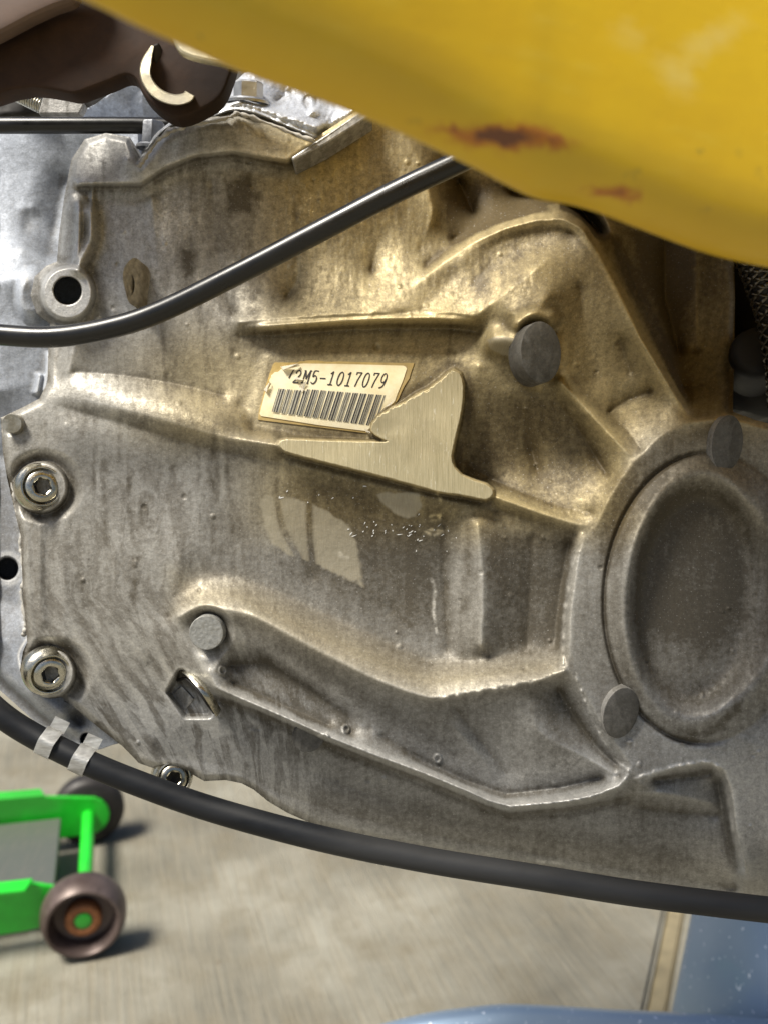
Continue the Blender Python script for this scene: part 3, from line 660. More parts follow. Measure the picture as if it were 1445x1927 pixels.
# --- cast discs (ejector and casting marks), each a short stub standing on its boss
def stub(name, cx, cy, rx, ry, rot, hb, ht, mat, bev=.5, tilt=(-.12, .12), seg=44, shift=(0, 0), side=None):
    s = (D - ht * ZS / 1000) / FPX; C0 = mm(cx, cy, ht); V = []; F = []
    c, sn = math.cos(rot), math.sin(rot)
    rows = [(1.03, hb - ht), (1.0, -bev), (.985, -bev * .25), (.955, 0), (.5, 0)]
    for r, dz in rows:
        for k in range(seg):
            a = 2 * math.pi * k / seg; u = rx * r * math.cos(a); v = ry * r * math.sin(a); x = (u * c - v * sn) * s; y = -(u * sn + v * c) * s
            sh = 1 if dz < -1 else 0
            V.append((C0.x + x + sh * shift[0] * s, C0.y + y - sh * shift[1] * s, C0.z + dz / 1000 + tilt[0] * x + tilt[1] * y))
    for i in range(len(rows) - 1):
        for k in range(seg):
            a = i * seg + k; b = i * seg + (k + 1) % seg; F.append((a, b, b + seg, a + seg)[::-1])
    F.append(tuple((len(rows) - 1) * seg + k for k in range(seg))[::-1])
    me = mesh_from(name, V, F); me.set_sharp_from_angle(angle=math.radians(40))
    if side is not None:
        me.materials.append(mat); me.materials.append(side)
        for p in me.polygons: p.material_index = 1 if p.index < seg * 2 else 0
    return link(name, me, mat, gearbox)
o = stub('casting_boss', 1017, 663, 41, 56, math.radians(-6), 6, 17.5, M_disc, .6, (-.34, .22), shift=(-11, -4), side=M_disc); o['label'] = 'large round boss with a flat face in painted shade beside the filed pad'
stub('casting_disc', 1368, 834, 31, 53, math.radians(4), 10, 15.6, M_disc, .5, side=M_alloy)
stub('casting_disc', 1168, 1342, 34, 50, math.radians(14), 9, 14.8, M_disc, .5, side=M_alloy)
stub('casting_disc', 1462, 1262, 26, 46, 0, 9, 14.8, M_disc, .5, side=M_alloy)
stub('casting_disc', 580, 1388, 30, 29, 0, -4, 4.6, M_disc, .6)
o = stub('dowel_pin', 389, 1191, 32, 33, 0, 3, 10.4, M_pin, .9); o['label'] = 'pale bare aluminium pin with a pitted end'
stub('small_rivet', 23, 797, 18, 18, 0, -1, 3.6, M_pin, 1.0)

# --- flanged socket screws
def screw(cx, cy, tx, ty, hseat, scale=1.0):
    root_z = hseat; s = (D - hseat * ZS / 1000) / FPX
    p0 = mm(tx, ty, hseat - 1); n = (mm(cx, cy, hseat + 4) - p0).normalized(); n = Vector((n.x, n.y, max(n.z, .5))).normalized()
    M = axis_at(p0, n); r1 = 46 * s * scale; r2 = 38 * s * scale; t = 4.6e-3
    V, F = lathe_geo([(r1 * 1.0, -.002), (r1, .0010), (r1 * .985, .0016), (r1 * .93, .0022), (r2 * 1.03, .0030), (r2, t - .0006), (r2 * .985, t - .0001), (r2 * .93, t), (r2 * .90, t - .0001), (r2 * .87, t - .0024), (r2 * .80, t - .0026)], M, 56, close=False)
    me = mesh_from('socket_screw', V, F); me.set_sharp_from_angle(angle=math.radians(45)); scr = link('socket_screw', me, M_steel, gearbox)
    # domed head with a hexagon socket
    seg = 48; V = []; F = []
    def hexr(a, r): 
        a = (a + math.pi / 12) % (math.pi / 3) - math.pi / 6; return r * math.cos(math.pi / 6) / math.cos(a)
    rows = [(r2 * .80, t - .0026, 0), (r2 * .775, t - .0003, 0), (r2 * .70, t + .0001, 0), (r2 * .50, t + .0003, 0), (r2 * .44, t + .0002, .4), (r2 * .40, t - .0001, 1), (r2 * .39, t - .0030, 1), (r2 * .2, t - .0034, 1), (r2 * .06, t - .0038, 0)]
    for r, z, hx in rows:
        for k in range(seg):
            a = 2 * math.pi * k / seg; rr = r * (1 - hx) + hx * hexr(a, r * 1.1); V.append(M @ Vector((rr * math.cos(a), rr * math.sin(a), z)))
    for i in range(len(rows) - 1):
        for k in range(seg):
            a = i * seg + k; b = i * seg + (k + 1) % seg; F.append((a, b, b + seg, a + seg))
    F.append(tuple((len(rows) - 1) * seg + k for k in range(seg)))
    me = mesh_from('screw_head', V, F); me.set_sharp_from_angle(angle=math.radians(35)); me.materials.append(M_steel); me.materials.append(M_hole)
    for p in me.polygons:
        if p.index >= seg * 6: p.material_index = 1  # inside of the socket coloured dark as its shade
    link('screw_head', me, M_steel, scr)
    return scr
screw(84, 913, 76, 917, 3.0)['label'] = 'shiny zinc flanged socket screw with a bright hexagon socket, upper one at the left flange'
screw(101, 1277, 90, 1262, 2.6)['label'] = 'grey flanged socket screw, lower one at the left flange'
screw(331, 1468, 324, 1462, -3, .84)['label'] = 'small socket screw half hidden behind the black hose'

# --- spring clip
clip = tube('spring_clip', spline([mm(344, 1262, 1), mm(358, 1268, 5), mm(380, 1292, 7.5), mm(398, 1318, 7), mm(411, 1340, 3)], 6), .0007, M_steel, gearbox, 8, squash=2.2)
tube('spring_clip', spline([mm(335, 1280, -1), mm(352, 1278, 3), mm(375, 1302, 5), mm(392, 1326, 4.5), mm(404, 1342, 0)], 6), .0005, M_dark, gearbox, 8)
prism('clip_seat', [mm(322, 1308, -1.5), mm(342, 1290, -1), mm(366, 1316, -.8), mm(348, 1338, -1.5)], .004, M_alloy, gearbox, bevel=.0004)

# --- small sensor tab with an eye, beside the cable
def ring_plate(name, outer, inner, thick, mat, parent, bevel=.0002):
    bm = bmesh.new(); n = len(outer); A = [bm.verts.new(p) for p in outer]; B_ = [bm.verts.new(p) for p in inner]
    off = Vector((.001, -.0003, -thick)); A2 = [bm.verts.new(v.co + off) for v in A]; B2 = [bm.verts.new(v.co + off) for v in B_]
    for k in range(n):
        j = (k + 1) % n
        bm.faces.new((A[k], A[j], B_[j], B_[k])); bm.faces.new((A2[j], A2[k], B2[k], B2[j])); bm.faces.new((A[j], A[k], A2[k], A2[j])); bm.faces.new((B_[k], B_[j], B2[j], B2[k]))
    return link(name, bm_mesh(name, bm), mat, parent)
M_sealant0 = simple('crusted_alloy', (.44, .42, .38), .7, .2, .45, 500, .6, dirt=((.1, .08, .05), .7))
n_ = 28; oc = []; ic = []
for k in range(n_):
    a = 2 * math.pi * k / n_; oc.append(mm(254 + 21 * math.cos(a) * (1 + .12 * math.sin(3 * a)), 530 - 45 * math.sin(a), 8 - 4 * math.cos(a))); ic.append(mm(247 + 7 * math.cos(a), 536 - 20 * math.sin(a), 9 - 1.2 * math.cos(a)))
ring_plate('sensor_tab', oc, ic, .009, M_sealant0, gearbox)
prism('tab_eye_shade', [mm(248 + 9 * math.cos(2 * math.pi * k / 16), 536 - 22 * math.sin(2 * math.pi * k / 16), 6.2) for k in range(16)], .002, M_hole, gearbox)  # dark disc added as the shade inside the eye

# --- sticker
sticker = empty('serial_sticker'); sticker.parent = gearbox; sticker.matrix_parent_inverse = Matrix(); sticker.matrix_local = Matrix()
sticker['label'] = 'yellowed paper sticker with number M2M5-1017079 and a barcode, torn at two corners'
QL = [(518, 683.5, 2.3), (767, 689, 2.8), (722, 819, 4.4), (489, 782, 3.8)]
def lab(u, v, lift=0.0):
    a = np.array(QL[0]) * (1 - u) * (1 - v) + np.array(QL[1]) * u * (1 - v) + np.array(QL[2]) * u * v + np.array(QL[3]) * (1 - u) * v
    return mm(a[0], a[1], a[2] + lift)
def labpx(px, py, lift=0.0):
    """height of the sticker plane under a pixel"""
    A = np.array([[q[0], q[1], 1] for q in QL[:3]]); k = np.linalg.solve(A, np.array([q[2] for q in QL[:3]]))
    return mm(px, py, k[0] * px + k[1] * py + k[2] + lift)
def jag(pts, amp, n):
    out = []
    for i, p in enumerate(pts):
        q = pts[(i + 1) % len(pts)]; out.append(p)
        if len(p) > 2:
            for k in range(1, n):
                t = k / n; out.append((p[0] * (1 - t) + q[0] * t + random.uniform(-amp, amp), p[1] * (1 - t) + q[1] * t + random.uniform(-amp, amp)))
    return [(p[0], p[1]) for p in out]
film_poly = jag([(486, 790), (488, 775), (500, 728), (509, 700, 1), (518, 682), (560, 682, 1), (583, 678, 1), (640, 680), (700, 682), (779, 683, 1), (770, 712, 1), (752, 745, 1), (741, 764, 1), (712, 790, 1), (700, 813, 1), (688, 815)], 1.6, 4)
prism('adhesive_film', [labpx(x, y, .18) for x, y in film_poly], .0009, M_film, sticker, bevel=.00004, segs=1)
paper_poly = jag([(489, 779), (491, 771), (500, 737), (506, 722, 1), (511, 706, 1), (527, 697, 1), (536, 688), (552, 689, 1), (572, 684), (640, 685), (700, 686.5), (758, 688), (763, 690), (765, 694), (758, 716), (748, 740), (742, 757, 1), (722, 770, 1), (704, 788, 1), (694, 808), (687, 811), (600, 800), (492, 783)], 1.5, 4)
prism('paper_face', [labpx(x, y, .34) for x, y in paper_poly], .0002, M_label, sticker, bevel=.00003, segs=1)
# torn scraps that curl up
for (a, b, c_, d_, l_) in (((528, 690), (562, 684), (566, 689), (534, 696), .9), ((553, 707), (574, 715), (568, 719), (556, 714), .7), ((497, 733), (508, 719), (512, 722), (502, 738), .7), ((686, 806), (704, 817), (700, 820), (688, 812), .9), ((741, 753), (722, 768), (712, 780), (735, 762), .8), ((563, 728), (577, 716), (573, 733), (569, 738), .6)):
    bm = bmesh.new(); vs = [bm.verts.new(labpx(p[0], p[1], .45 + (l_ if i % 2 else 0))) for i, p in enumerate((a, b, c_, d_))]; bm.faces.new(vs)
    bmesh.ops.solidify(bm, geom=bm.faces[:], thickness=.00012); link('paper_scrap', bm_mesh('paper_scrap', bm, False), M_fleck, sticker)
def clip_poly(poly, px_edge):
    return poly
cut_a, cut_b = (745, 752), (690, 806)                                 # torn lower right edge
def inside_cut(p):
    return (cut_b[0] - cut_a[0]) * (p[1] - cut_a[1]) - (cut_b[1] - cut_a[1]) * (p[0] - cut_a[0]) > 0
def proj(v): s = FPX / (D - v.z); return (v.x * s + WPX / 2, HPX / 2 - v.y * s)
# barcode
Vb, Fb, Vg, Fg = [], [], [], []
def bar(u0, u1, v0, v1, V, F, lift=.38):
    n = 12; prev = None
    for k in range(n + 1):
        v = v0 + (v1 - v0) * k / n; a = lab(u0, v, lift); b = lab(u1, v, lift); pa, pb = proj(a), proj(b)
        if not inside_cut(pb): break
        V += [a, b]; m_ = len(V)
        if prev is not None: F.append((prev - 2, prev - 1, m_ - 1, m_ - 2))
        prev = m_
random.seed(21)
u = .085; widths = []
k = 0
while u < .90:
    grp = k % 4
    if grp == 3:
        u += .012
    else:
        wd = random.choice([.0042, .0050, .0080, .0105]); v0 = .435 + .03 * (u < .3)
        bar(u, u + wd, v0, .895, Vb, Fb); 
        g0 = u + wd + .0014; gw = random.choice([.004, .0065, .009])
        bar(g0, g0 + gw, v0, .895, Vg, Fg); u = g0 + gw + random.choice([.0015, .003])
    k += 1
link('barcode', mesh_from('barcode', Vb, Fb, False), M_ink, sticker)
link('barcode_tint', mesh_from('barcode_tint', Vg, Fg, False), M_grey_ink, sticker)
# number, drawn as pen strokes of typewriter letters
GL = {'M': [[(0, 0), (.2, 0)], [(.1, 0), (.1, 1)], [(0, 1), (.14, 1), (.42, .35), (.7, 1), (.84, 1)], [(.74, 1), (.74, 0)], [(.64, 0), (.84, 0)]],
      '2': [[(.08, .78), (.16, .93), (.36, 1), (.56, .93), (.64, .76), (.56, .56), (.08, .06), (.08, 0), (.66, 0)]],
      '5': [[(.62, 1), (.16, 1), (.12, .56), (.34, .64), (.56, .54), (.64, .32), (.54, .08), (.32, 0), (.08, .1)]],
      '-': [[(.02, .45), (.66, .45)]], '1': [[(.12, .84), (.36, 1), (.36, 0)], [(.1, 0), (.62, 0)]],
      '0': [[(.36, 1), (.56, .9), (.66, .66), (.66, .34), (.56, .1), (.36, 0), (.16, .1), (.06, .34), (.06, .66), (.16, .9), (.36, 1)]],
      '7': [[(.08, .86), (.08, 1), (.66, 1), (.4, .45), (.3, 0)]],
      '9': [[(.62, .62), (.5, .42), (.32, .38), (.14, .46), (.06, .68), (.14, .9), (.34, 1), (.54, .92), (.64, .7), (.6, .36), (.44, .1), (.12, 0)]]}
Vt, Ft = [], []
def stroke3(a, b, w):
    d = (b - a); n = Vector((-d.y, d.x, 0)).normalized() * w; e = d.normalized() * w * .6
    m_ = len(Vt); Vt.extend([a - e + n, a - e - n, b + e - n, b + e + n]); Ft.append((m_, m_ + 1, m_ + 2, m_ + 3))
for i, ch in enumerate('M2M5-1017079'):
    u0 = .112 + i * .0655; lift = .40
    for st_ in GL[ch]:
        q = st_ if ch in 'M-17' else [tuple(p) for p in spline(st_, 3)]
        for a, b in zip(q[:-1], q[1:]):
            if i == 0 and random.random() < .35: continue
            if i == 0 and (a[1] < .25): continue
            P = [lab(u0 + p[0] * .062, .335 - p[1] * .215 + .0 * u0, lift) for p in (a, b)]
            stroke3(P[0], P[1], .00019)
            lift += .0006
link('serial_number', mesh_from('serial_number', Vt, Ft, False), M_ink, sticker)

# ================================================================== clutch housing on the left
Hs = Relief(-20, 235, 330, 1420, 1.9)
Hs.solve([
 [(-20, 250, -16), (200, 250, -14)], [(-20, 400, -14), (60, 390, -15)], [(-20, 470, -9), (40, 470, -8), (80, 495, -10)], [(122, 330, -20), (104, 430, -19), (92, 480, -14)], [(60, 330, -16), (50, 430, -15.5)],
 [(-20, 540, -4), (40, 520, -4), (60, 560, -6)], [(-20, 640, -5), (50, 640, -6)], [(-20, 740, -5), (60, 720, -7)], [(-20, 850, -12), (10, 860, -12)],
 [(-20, 1000, -9), (40, 1000, -9)], [(-20, 1120, -7), (35, 1140, -7)], [(-20, 1180, -3), (20, 1215, -2), (60, 1300, -1), (120, 1345, -1)],
 [(-20, 1235, -6), (30, 1290, -5), (80, 1340, -5), (140, 1375, -4)], [(-20, 1262, -13), (60, 1335, -11), (120, 1385, -9), (160, 1400, -7)], [(180, 1360, -3.5), (240, 1400, -4)],
 [(140, 1345, -9), (155, 1360, -9)], [(200, 1330, -6), (260, 1420, -6)]], 2.2)
Hs.ridge([(85, 745), (92, 700), (96, 660)], 6, 4); Hs.ridge([(70, 745), (78, 700)], 7, 2.5)
Hs.disc(60, 555, 26, 44, add=3, mode='add', soft=10)
Hs.disc(15, 1070, 19, 20, top=-18, soft=3); Hs.disc(164, 1391, 11, 11, top=-16, soft=2.5)
Hs.H += vnoise(Hs.X, Hs.Y, 120, 120, 91, 3) * 1.2 + vnoise(Hs.X, Hs.Y, 8, 8, 93, 2) * .06
Hs.stain += .34 - .22 * (Hs.Y < 620) + .30 * sstep(820, 900, Hs.Y) - .25 * sstep(150, 180, Hs.X) * (Hs.Y > 1300)
Hs.paint(Hs.stain, [(20, 470), (95, 330), (125, 330), (108, 490)], .35, 14, 8)
Hs.paint(Hs.stain, [(-20, 860), (30, 900), (45, 1080), (20, 1120), (-20, 1100)], .25, 8, 6)
Hs.stroke(Hs.edge, [(48, 500), (58, 555), (80, 600)], 2.2, .9, wob=9); Hs.stroke(Hs.edge, [(38, 975), (46, 1040), (42, 1100), (48, 1180)], 6, .7, wob=12)
Hs.stroke(Hs.edge, [(52, 1200), (36, 1230), (40, 1262)], 1.8, .9)
Hs.build('clutch_housing', [(-25, 240), (260, 240), (262, 300), (240, 420), (240, 800), (110, 1000), (110, 1230), (200, 1340), (250, 1400), (244, 1402), (228, 1398), (212, 1402), (190, 1410), (172, 1412), (140, 1402), (95, 1382), (60, 1352), (20, 1316), (-25, 1276)], M_hous, gearbox, skirt=20)
# bright lip along the lower edge of the housing
# gasket compound squeezed out of the joint
def squeeze(name, pts, r, z, mat, n=10, par=gearbox):
    q = spline(pts, n); V, F = tube_geo([mm(p[0] + random.uniform(-1.2, 1.2), p[1] + random.uniform(-1.2, 1.2), z(p) + random.uniform(-.3, .3)) for p in q], [r * random.uniform(.5, 1.4) for _ in q], 8)
    return link(name, mesh_from(name, V, F), mat, par)
M_sealant = simple('dried_sealant', (.42, .40, .36), .7, .1, .35, 500, .5)
squeeze('sealant_bead', [(34, 960), (44, 990), (40, 1030), (48, 1080), (42, 1120), (50, 1170), (46, 1195)], .00075, lambda p: -.5, M_sealant, 8)
squeeze('sealant_bead', [(36, 900), (24, 880), (26, 925), (36, 955)], .0005, lambda p: -.5, M_sealant, 6)

# ================================================================== top cover with its screws
T = Relief(150, 60, 760, 330, 1.7)
T.solve([
 [(150, 300, -18), (200, 240, -16)], [(262, 306, 5), (285, 280, 5), (318, 244, 6), (355, 226, 7), (440, 210, 8), (500, 224, 7), (592, 264, 6)],
 [(290, 262, 5), (320, 236, 6), (360, 216, 8), (420, 203, 9), (450, 190, 9), (500, 206, 8.4), (600, 240, 8)],
 [(330, 210, -12), (380, 195, -10), (420, 180, -8)], [(520, 190, -2), (560, 170, -3), (640, 190, -4)], [(500, 120, -5), (560, 120, -6)], [(700, 200, -6), (660, 225, 0)],
 [(604, 250, 2), (650, 222, 3), (690, 195, 2)]], 1.4)
T.ridge([(275, 268 + 12), (310, 242), (352, 226), (400, 219), (440, 206), (480, 212), (540, 236), (595, 258)], 3.0, 1.4, False)
T.ridge([(585, 150), (592, 220)], 10, 2.5); T.disc(585, 192, 14, 14, add=-1.5, mode='add', soft=4)
T.H += vnoise(T.X, T.Y, 16, 16, 121, 4) * 1.0 + vnoise(T.X, T.Y, 6, 6, 122, 2) * .35
T.stain += .22; T.stain += .35 * (1 - sstep(300, 480, T.X)) 
T.build('top_cover', [(262, 310), (268, 285), (292, 252), (325, 226), (345, 213), (415, 200), (428, 178), (438, 158), (470, 128), (560, 110), (720, 120), (740, 200), (690, 199), (640, 229), (600, 256), (592, 264), (500, 226), (440, 212), (355, 228), (318, 247), (290, 276)], M_cover, gearbox, skirt=25, roll=1)
squeeze('gasket_bead', [(262, 312), (272, 300), (300, 262), (330, 245), (370, 233), (430, 222), (448, 214), (490, 226), (540, 246), (592, 266)], .0006, lambda p: 9.6, M_sealant, 7)
# machined lip of the casing running up to the right
prism('joint_flange', [mm(548, 296, 9), mm(600, 262, 9), (mm(684, 206, 8.5)), mm(700, 204, 8.5), mm(700, 216, 8.5), mm(612, 272, 9), mm(552, 303, 9)], .012, M_alloy, gearbox, bevel=.0005)
def hexbolt(cx, cy, h, r_px, axis, mat, name='hex_bolt', ln=.006):
    s = (D - h / 1000) / FPX; r = r_px * s; M = axis_at(mm(cx, cy, h), Vector(axis)); bm = bmesh.new()
    V, F = lathe_geo([(r * 1.45, 0), (r * 1.45, .0008), (r * 1.3, .0014), (r * 1.02, .0015)], M, 6 * 6, close=False)
    base = len(V)
    for z, k_ in ((.0015, 1), (ln - .0006, 1), (ln, .9), (ln, .3)):
        for k in range(36):
            a = 2 * math.pi * k / 36; aa = a % (math.pi / 3) - math.pi / 6; rr = r * k_ * (.88 / math.cos(aa)); V.append(M @ Vector((rr * math.cos(a), rr * math.sin(a), z)))
    for i in range(3):
        for k in range(36): a = base + i * 36 + k; b = base + i * 36 + (k + 1) % 36; F.append((a, b, b + 36, a + 36))
    F.append(tuple(base + 3 * 36 + k for k in range(36)))
    me = mesh_from(name, V, F); me.set_sharp_from_angle(angle=math.radians(30)); return link(name, me, mat, gearbox)
M_bolt = simple('oxidised_bolt', (.30, .31, .33), .45, .8, .35, 400, .35, dirt=((.62, .62, .62), .7))
hexbolt(468, 196, 5, 27, (.05, 1, .25), M_bolt, ln=.0065)
hexbolt(288, 282, 1, 21, (.1, 1, .15), M_bolt, ln=.0085)

# ================================================================== cables, hose, rod
cab = tube('black_cable', spline([mm(-60, 624, 17), mm(0, 630, 17), mm(100, 634, 18), mm(200, 619, 19), mm(300, 587, 20), mm(450, 514, 22), mm(600, 436, 24), mm(750, 358, 26), mm(860, 306, 27), mm(1000, 236, 28), mm(1200, 130, 30)], 10),
           [.0031] * 101, M_cable, None, 28)
tag(cab, 'glossy black cable crossing diagonally in front of the casing above the sticker', 'cable')
hp = [mm(-60, 1285, 8), mm(0, 1342, 8), mm(60, 1382, 8), mm(150, 1428, 9), mm(250, 1470, 9), mm(400, 1523, 9), mm(600, 1577, 10), mm(800, 1618, 10), mm(1000, 1650, 11), mm(1200, 1682, 12), mm(1445, 1712, 13), mm(1560, 1722, 13)]
hs = tube('coolant_hose', spline(hp, 10), [.0038] * 111, M_rubber, None, 28)
tag(hs, 'thick dull black rubber hose running under the casing to the lower right', 'hose')
rod = tube('shift_rod', [mm(-80, 237, -2), mm(0, 236, -2), mm(120, 236, -2), mm(250, 236, -2.5), mm(330, 238, -3)], .0026, M_cable, None, 24)
tag(rod, 'straight dark rod entering from the left edge above the pale casting', 'rod')

def strap(cx, cy, dirx, diry, wpx, lab_):
    """bent metal strip hugging the hose"""
    C0 = mm(cx, cy, 9); t = Vector((dirx, -diry, 0)).normalized(); nn = Vector((-t.y, t.x, 0)); wz = wpx * .5 * S0 * .97
    bm = bmesh.new(); rows = []
    prof = [(a, 1.0) for a in np.linspace(-1.9, 2.1, 22)]
    for a, _ in prof:
        r = .0042 + .0003 * math.sin(a * 5); p = nn * (math.sin(a) * r) + Vector((0, 0, 1)) * (math.cos(a) * r)
        rows.append([bm.verts.new(C0 + p + t * (k * wz)) for k in (-1, -.33, .33, 1)])
    p_end = C0 + nn * .0072 + Vector((0, 0, -.003)); rows.append([bm.verts.new(p_end + t * (k * wz)) for k in (-1, -.33, .33, 1)])
    for a, b in zip(rows[:-1], rows[1:]):
        for k in range(3): bm.faces.new((a[k], a[k + 1], b[k + 1], b[k]))
    bmesh.ops.solidify(bm, geom=bm.faces[:], thickness=.0007)
    o = link('hose_clamp', bm_mesh('hose_clamp', bm, angle=30), M_clamp); tag(o, lab_, 'clamp', 'bright metal straps round the black hose'); return o
strap(93, 1398, .86, .42, 30, 'bright metal strap round the hose, the left one of two')
strap(156, 1430, .9, .42, 30, 'bright metal strap round the hose beside the small hole, right one of two')

# braided hose at the right edge
bh = empty('braided_hose'); tag(bh, 'dark braided metal hose hanging below the yellow panel at the right edge', 'hose')
bpath = spline([mm(1372, 380, -6), mm(1412, 470, -6), mm(1440, 540, -7), mm(1468, 640, -8), mm(1480, 760, -10)], 12)
bpath = [Vector(p) for p in bpath]
V, F = tube_geo(bpath, .0052, 20); link('hose_core', mesh_from('hose_core', V, F), M_hole, bh)
V, F = [], []; M_braid = simple('braid_wire', (.13, .12, .10), .3, .9, .3, 500, .1)
NB = 6
for s_ in (1, -1):
    for j in range(NB):
        pts = []; n = len(bpath)
        for i in range(0, n * 5):
            f = i / 5; k = min(int(f), n - 2); fr = f - k; 
            if f > n - 1: break
            c0 = bpath[k].lerp(bpath[k + 1], fr); t = (bpath[k + 1] - bpath[k]).normalized(); nx_ = Vector((0, 0, 1)); nx_ = (nx_ - t * nx_.dot(t)).normalized(); ny_ = t.cross(nx_)
            a = s_ * f * .42 + 2 * math.pi * j / NB; r = .0055 + .00028 * math.cos(a * NB / 1.0 * s_ + f * 2.6)
            pts.append(c0 + nx_ * (math.cos(a) * r) + ny_ * (math.sin(a) * r))
        tube_geo(pts, .00075, 6, False, V, F, squash=.6)
link('hose_braid', mesh_from('hose_braid', V, F), M_braid, bh)

# ================================================================== things in the upper left and the dark engine bay
brk = empty('rusty_bracket'); tag(brk, 'large dark brown rusty bracket at the upper left, above the rod', 'bracket')
bp = [(-120, -60), (200, -60), (300, 20), (400, 60), (440, 100), (432, 145), (414, 182), (380, 205), (335, 221), (300, 207), (270, 178), (256, 150), (236, 140), (205, 152), (170, 165), (140, 175), (110, 170), (60, 163), (20, 168), (-120, 185)]
prism('bracket_plate', [mm(x, y, 22) for x, y in smooth_poly(bp, 3)], .008, M_brown, brk, bevel=.0012, segs=3)
bp2 = [(-120, -80), (170, -80), (140, 0), (100, 12), (60, 30), (0, 62), (-120, 120)]
M_dust = simple('dusty_brown_metal', (.11, .075, .06), .7, .1, .3, 80, .3)
prism('bracket_top', [mm(x, y, 28) for x, y in bp2], .006, M_dust, brk, bevel=.002, segs=3)
hook = empty('metal_hook'); tag(hook, 'curled zinc plated hook end in front of the rusty bracket', 'hook')
hpts = spline([(288, 86, 24), (278, 112, 24.5), (274, 138, 25), (284, 162, 25), (304, 180, 25), (330, 188, 25), (352, 184, 25), (358, 176, 25)], 6)
V = []; F = []
for i, p in enumerate(hpts):
    a = hpts[max(i - 1, 0)]; b = hpts[min(i + 1, len(hpts) - 1)]; t = Vector((b[0] - a[0], b[1] - a[1])).normalized(); n = Vector((t.y, -t.x)); wv = 10.5 * min(1, .25 + i / 10) 
    for (o_, z_) in ((-wv, 0), (-wv * .8, .6), (wv * .8, .6), (wv, 0), (wv, -9), (-wv, -9)): V.append(mm(p[0] + n.x * o_, p[1] + n.y * o_, p[2] + z_))
for i in range(len(hpts) - 1):
    for k in range(6): a = i * 6 + k; b = i * 6 + (k + 1) % 6; F.append((a, b, b + 6, a + 6))
F.append(tuple(range(6))); F.append(tuple(range(len(V) - 6, len(V))))
M_zinc = simple('yellow_zinc_edge', (.60, .55, .40), .38, .7, .2, 600, .2, dirt=((.35, .33, .28), .6))
bm = bmesh.new(); bvs = [bm.verts.new(v) for v in V]; [bm.faces.new([bvs[k] for k in f]) for f in F]; link('hook_strip', bm_mesh('hook_strip', bm), M_zinc, hook)
prism('hook_shank', [mm(286, 84, 23), mm(300, 78, 23), mm(306, 100, 22), mm(296, 122, 22), mm(290, 110, 23)], .01, M_dark, hook, bevel=.0006)

zp = empty('zinc_bracket'); tag(zp, 'rounded pale metal bracket edge peeking out under the yellow panel', 'bracket')
prism('bracket_edge', [mm(x, y, 31) for x, y in smooth_poly([(318, 60), (334, 92), (352, 104), (388, 114), (430, 122), (470, 128), (480, 90), (400, 40)], 3)], .003, M_zinc, zp, bevel=.0007)

# pale bell castings seen through the gap, with a spring and a lever
bc = Relief(-40, 150, 460, 330, 2.5)
bc.solve([[(-40, 320, -26), (460, 320, -26)], [(150, 215, -22), (255, 140, -18), (300, 180, -20)], [(200, 230, -24), (330, 230, -24)], [(-40, 200, -34), (60, 200, -34)], [(340, 160, -22), (400, 240, -24)]], 2)
bc.H += vnoise(bc.X, bc.Y, 30, 30, 151, 3) * 2; bc.stain += .1
bcast = bc.build('engine_casting', [(110, 330), (110, 225), (150, 212), (180, 196), (230, 160), (258, 138), (330, 120), (400, 170), (440, 330)], M_hous, None, skirt=15)
tag(bcast, 'pale grey engine casting behind the rod and the rusty bracket', 'engine part')
lev = prism('linkage_lever', [mm(x, y, -8) for x, y in ((72, 214), (84, 170), (112, 168), (130, 176), (160, 194), (150, 214))], .004, M_cover if False else M_alloy, None, bevel=.0005)
tag(lev, 'small grey metal lever between the spring and the rod', 'lever')
V, F = [], []; a0, a1 = mm(14, 168, -12), mm(80, 200, -12); ax = (a1 - a0); e1 = Vector((-ax.y, ax.x, 0)).normalized(); e2 = Vector((0, 0, 1))
tube_geo([a0 + ax * (i / 260) + e1 * math.cos(i * .35) * .0022 + e2 * math.sin(i * .35) * .0022 for i in range(261)], .00042, 6, True, V, F)
spr = link('coil_spring', mesh_from('coil_spring', V, F), M_steel); tag(spr, 'short steel coil spring in the dark gap at the left edge', 'spring')

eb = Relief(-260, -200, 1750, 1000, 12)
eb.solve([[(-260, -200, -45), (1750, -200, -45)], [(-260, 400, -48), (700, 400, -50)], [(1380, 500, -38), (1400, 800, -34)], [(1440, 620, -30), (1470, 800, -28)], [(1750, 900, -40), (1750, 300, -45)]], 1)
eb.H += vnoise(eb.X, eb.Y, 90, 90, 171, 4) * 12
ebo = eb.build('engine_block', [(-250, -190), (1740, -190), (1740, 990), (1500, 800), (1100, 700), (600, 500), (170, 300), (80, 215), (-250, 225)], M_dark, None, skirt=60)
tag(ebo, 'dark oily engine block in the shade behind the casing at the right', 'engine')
lump = stubm = None
V, F = lathe_geo([(.0095, -.02), (.0095, .0), (.0088, .002), (.006, .003)], axis_at(mm(1425, 665, -18), Vector((-.3, .2, 1))), 30)
bl = link('rubber_boot', mesh_from('rubber_boot', V, F), M_hole); tag(bl, 'dark rounded rubber boot in the shadow below the braided hose', 'boot')

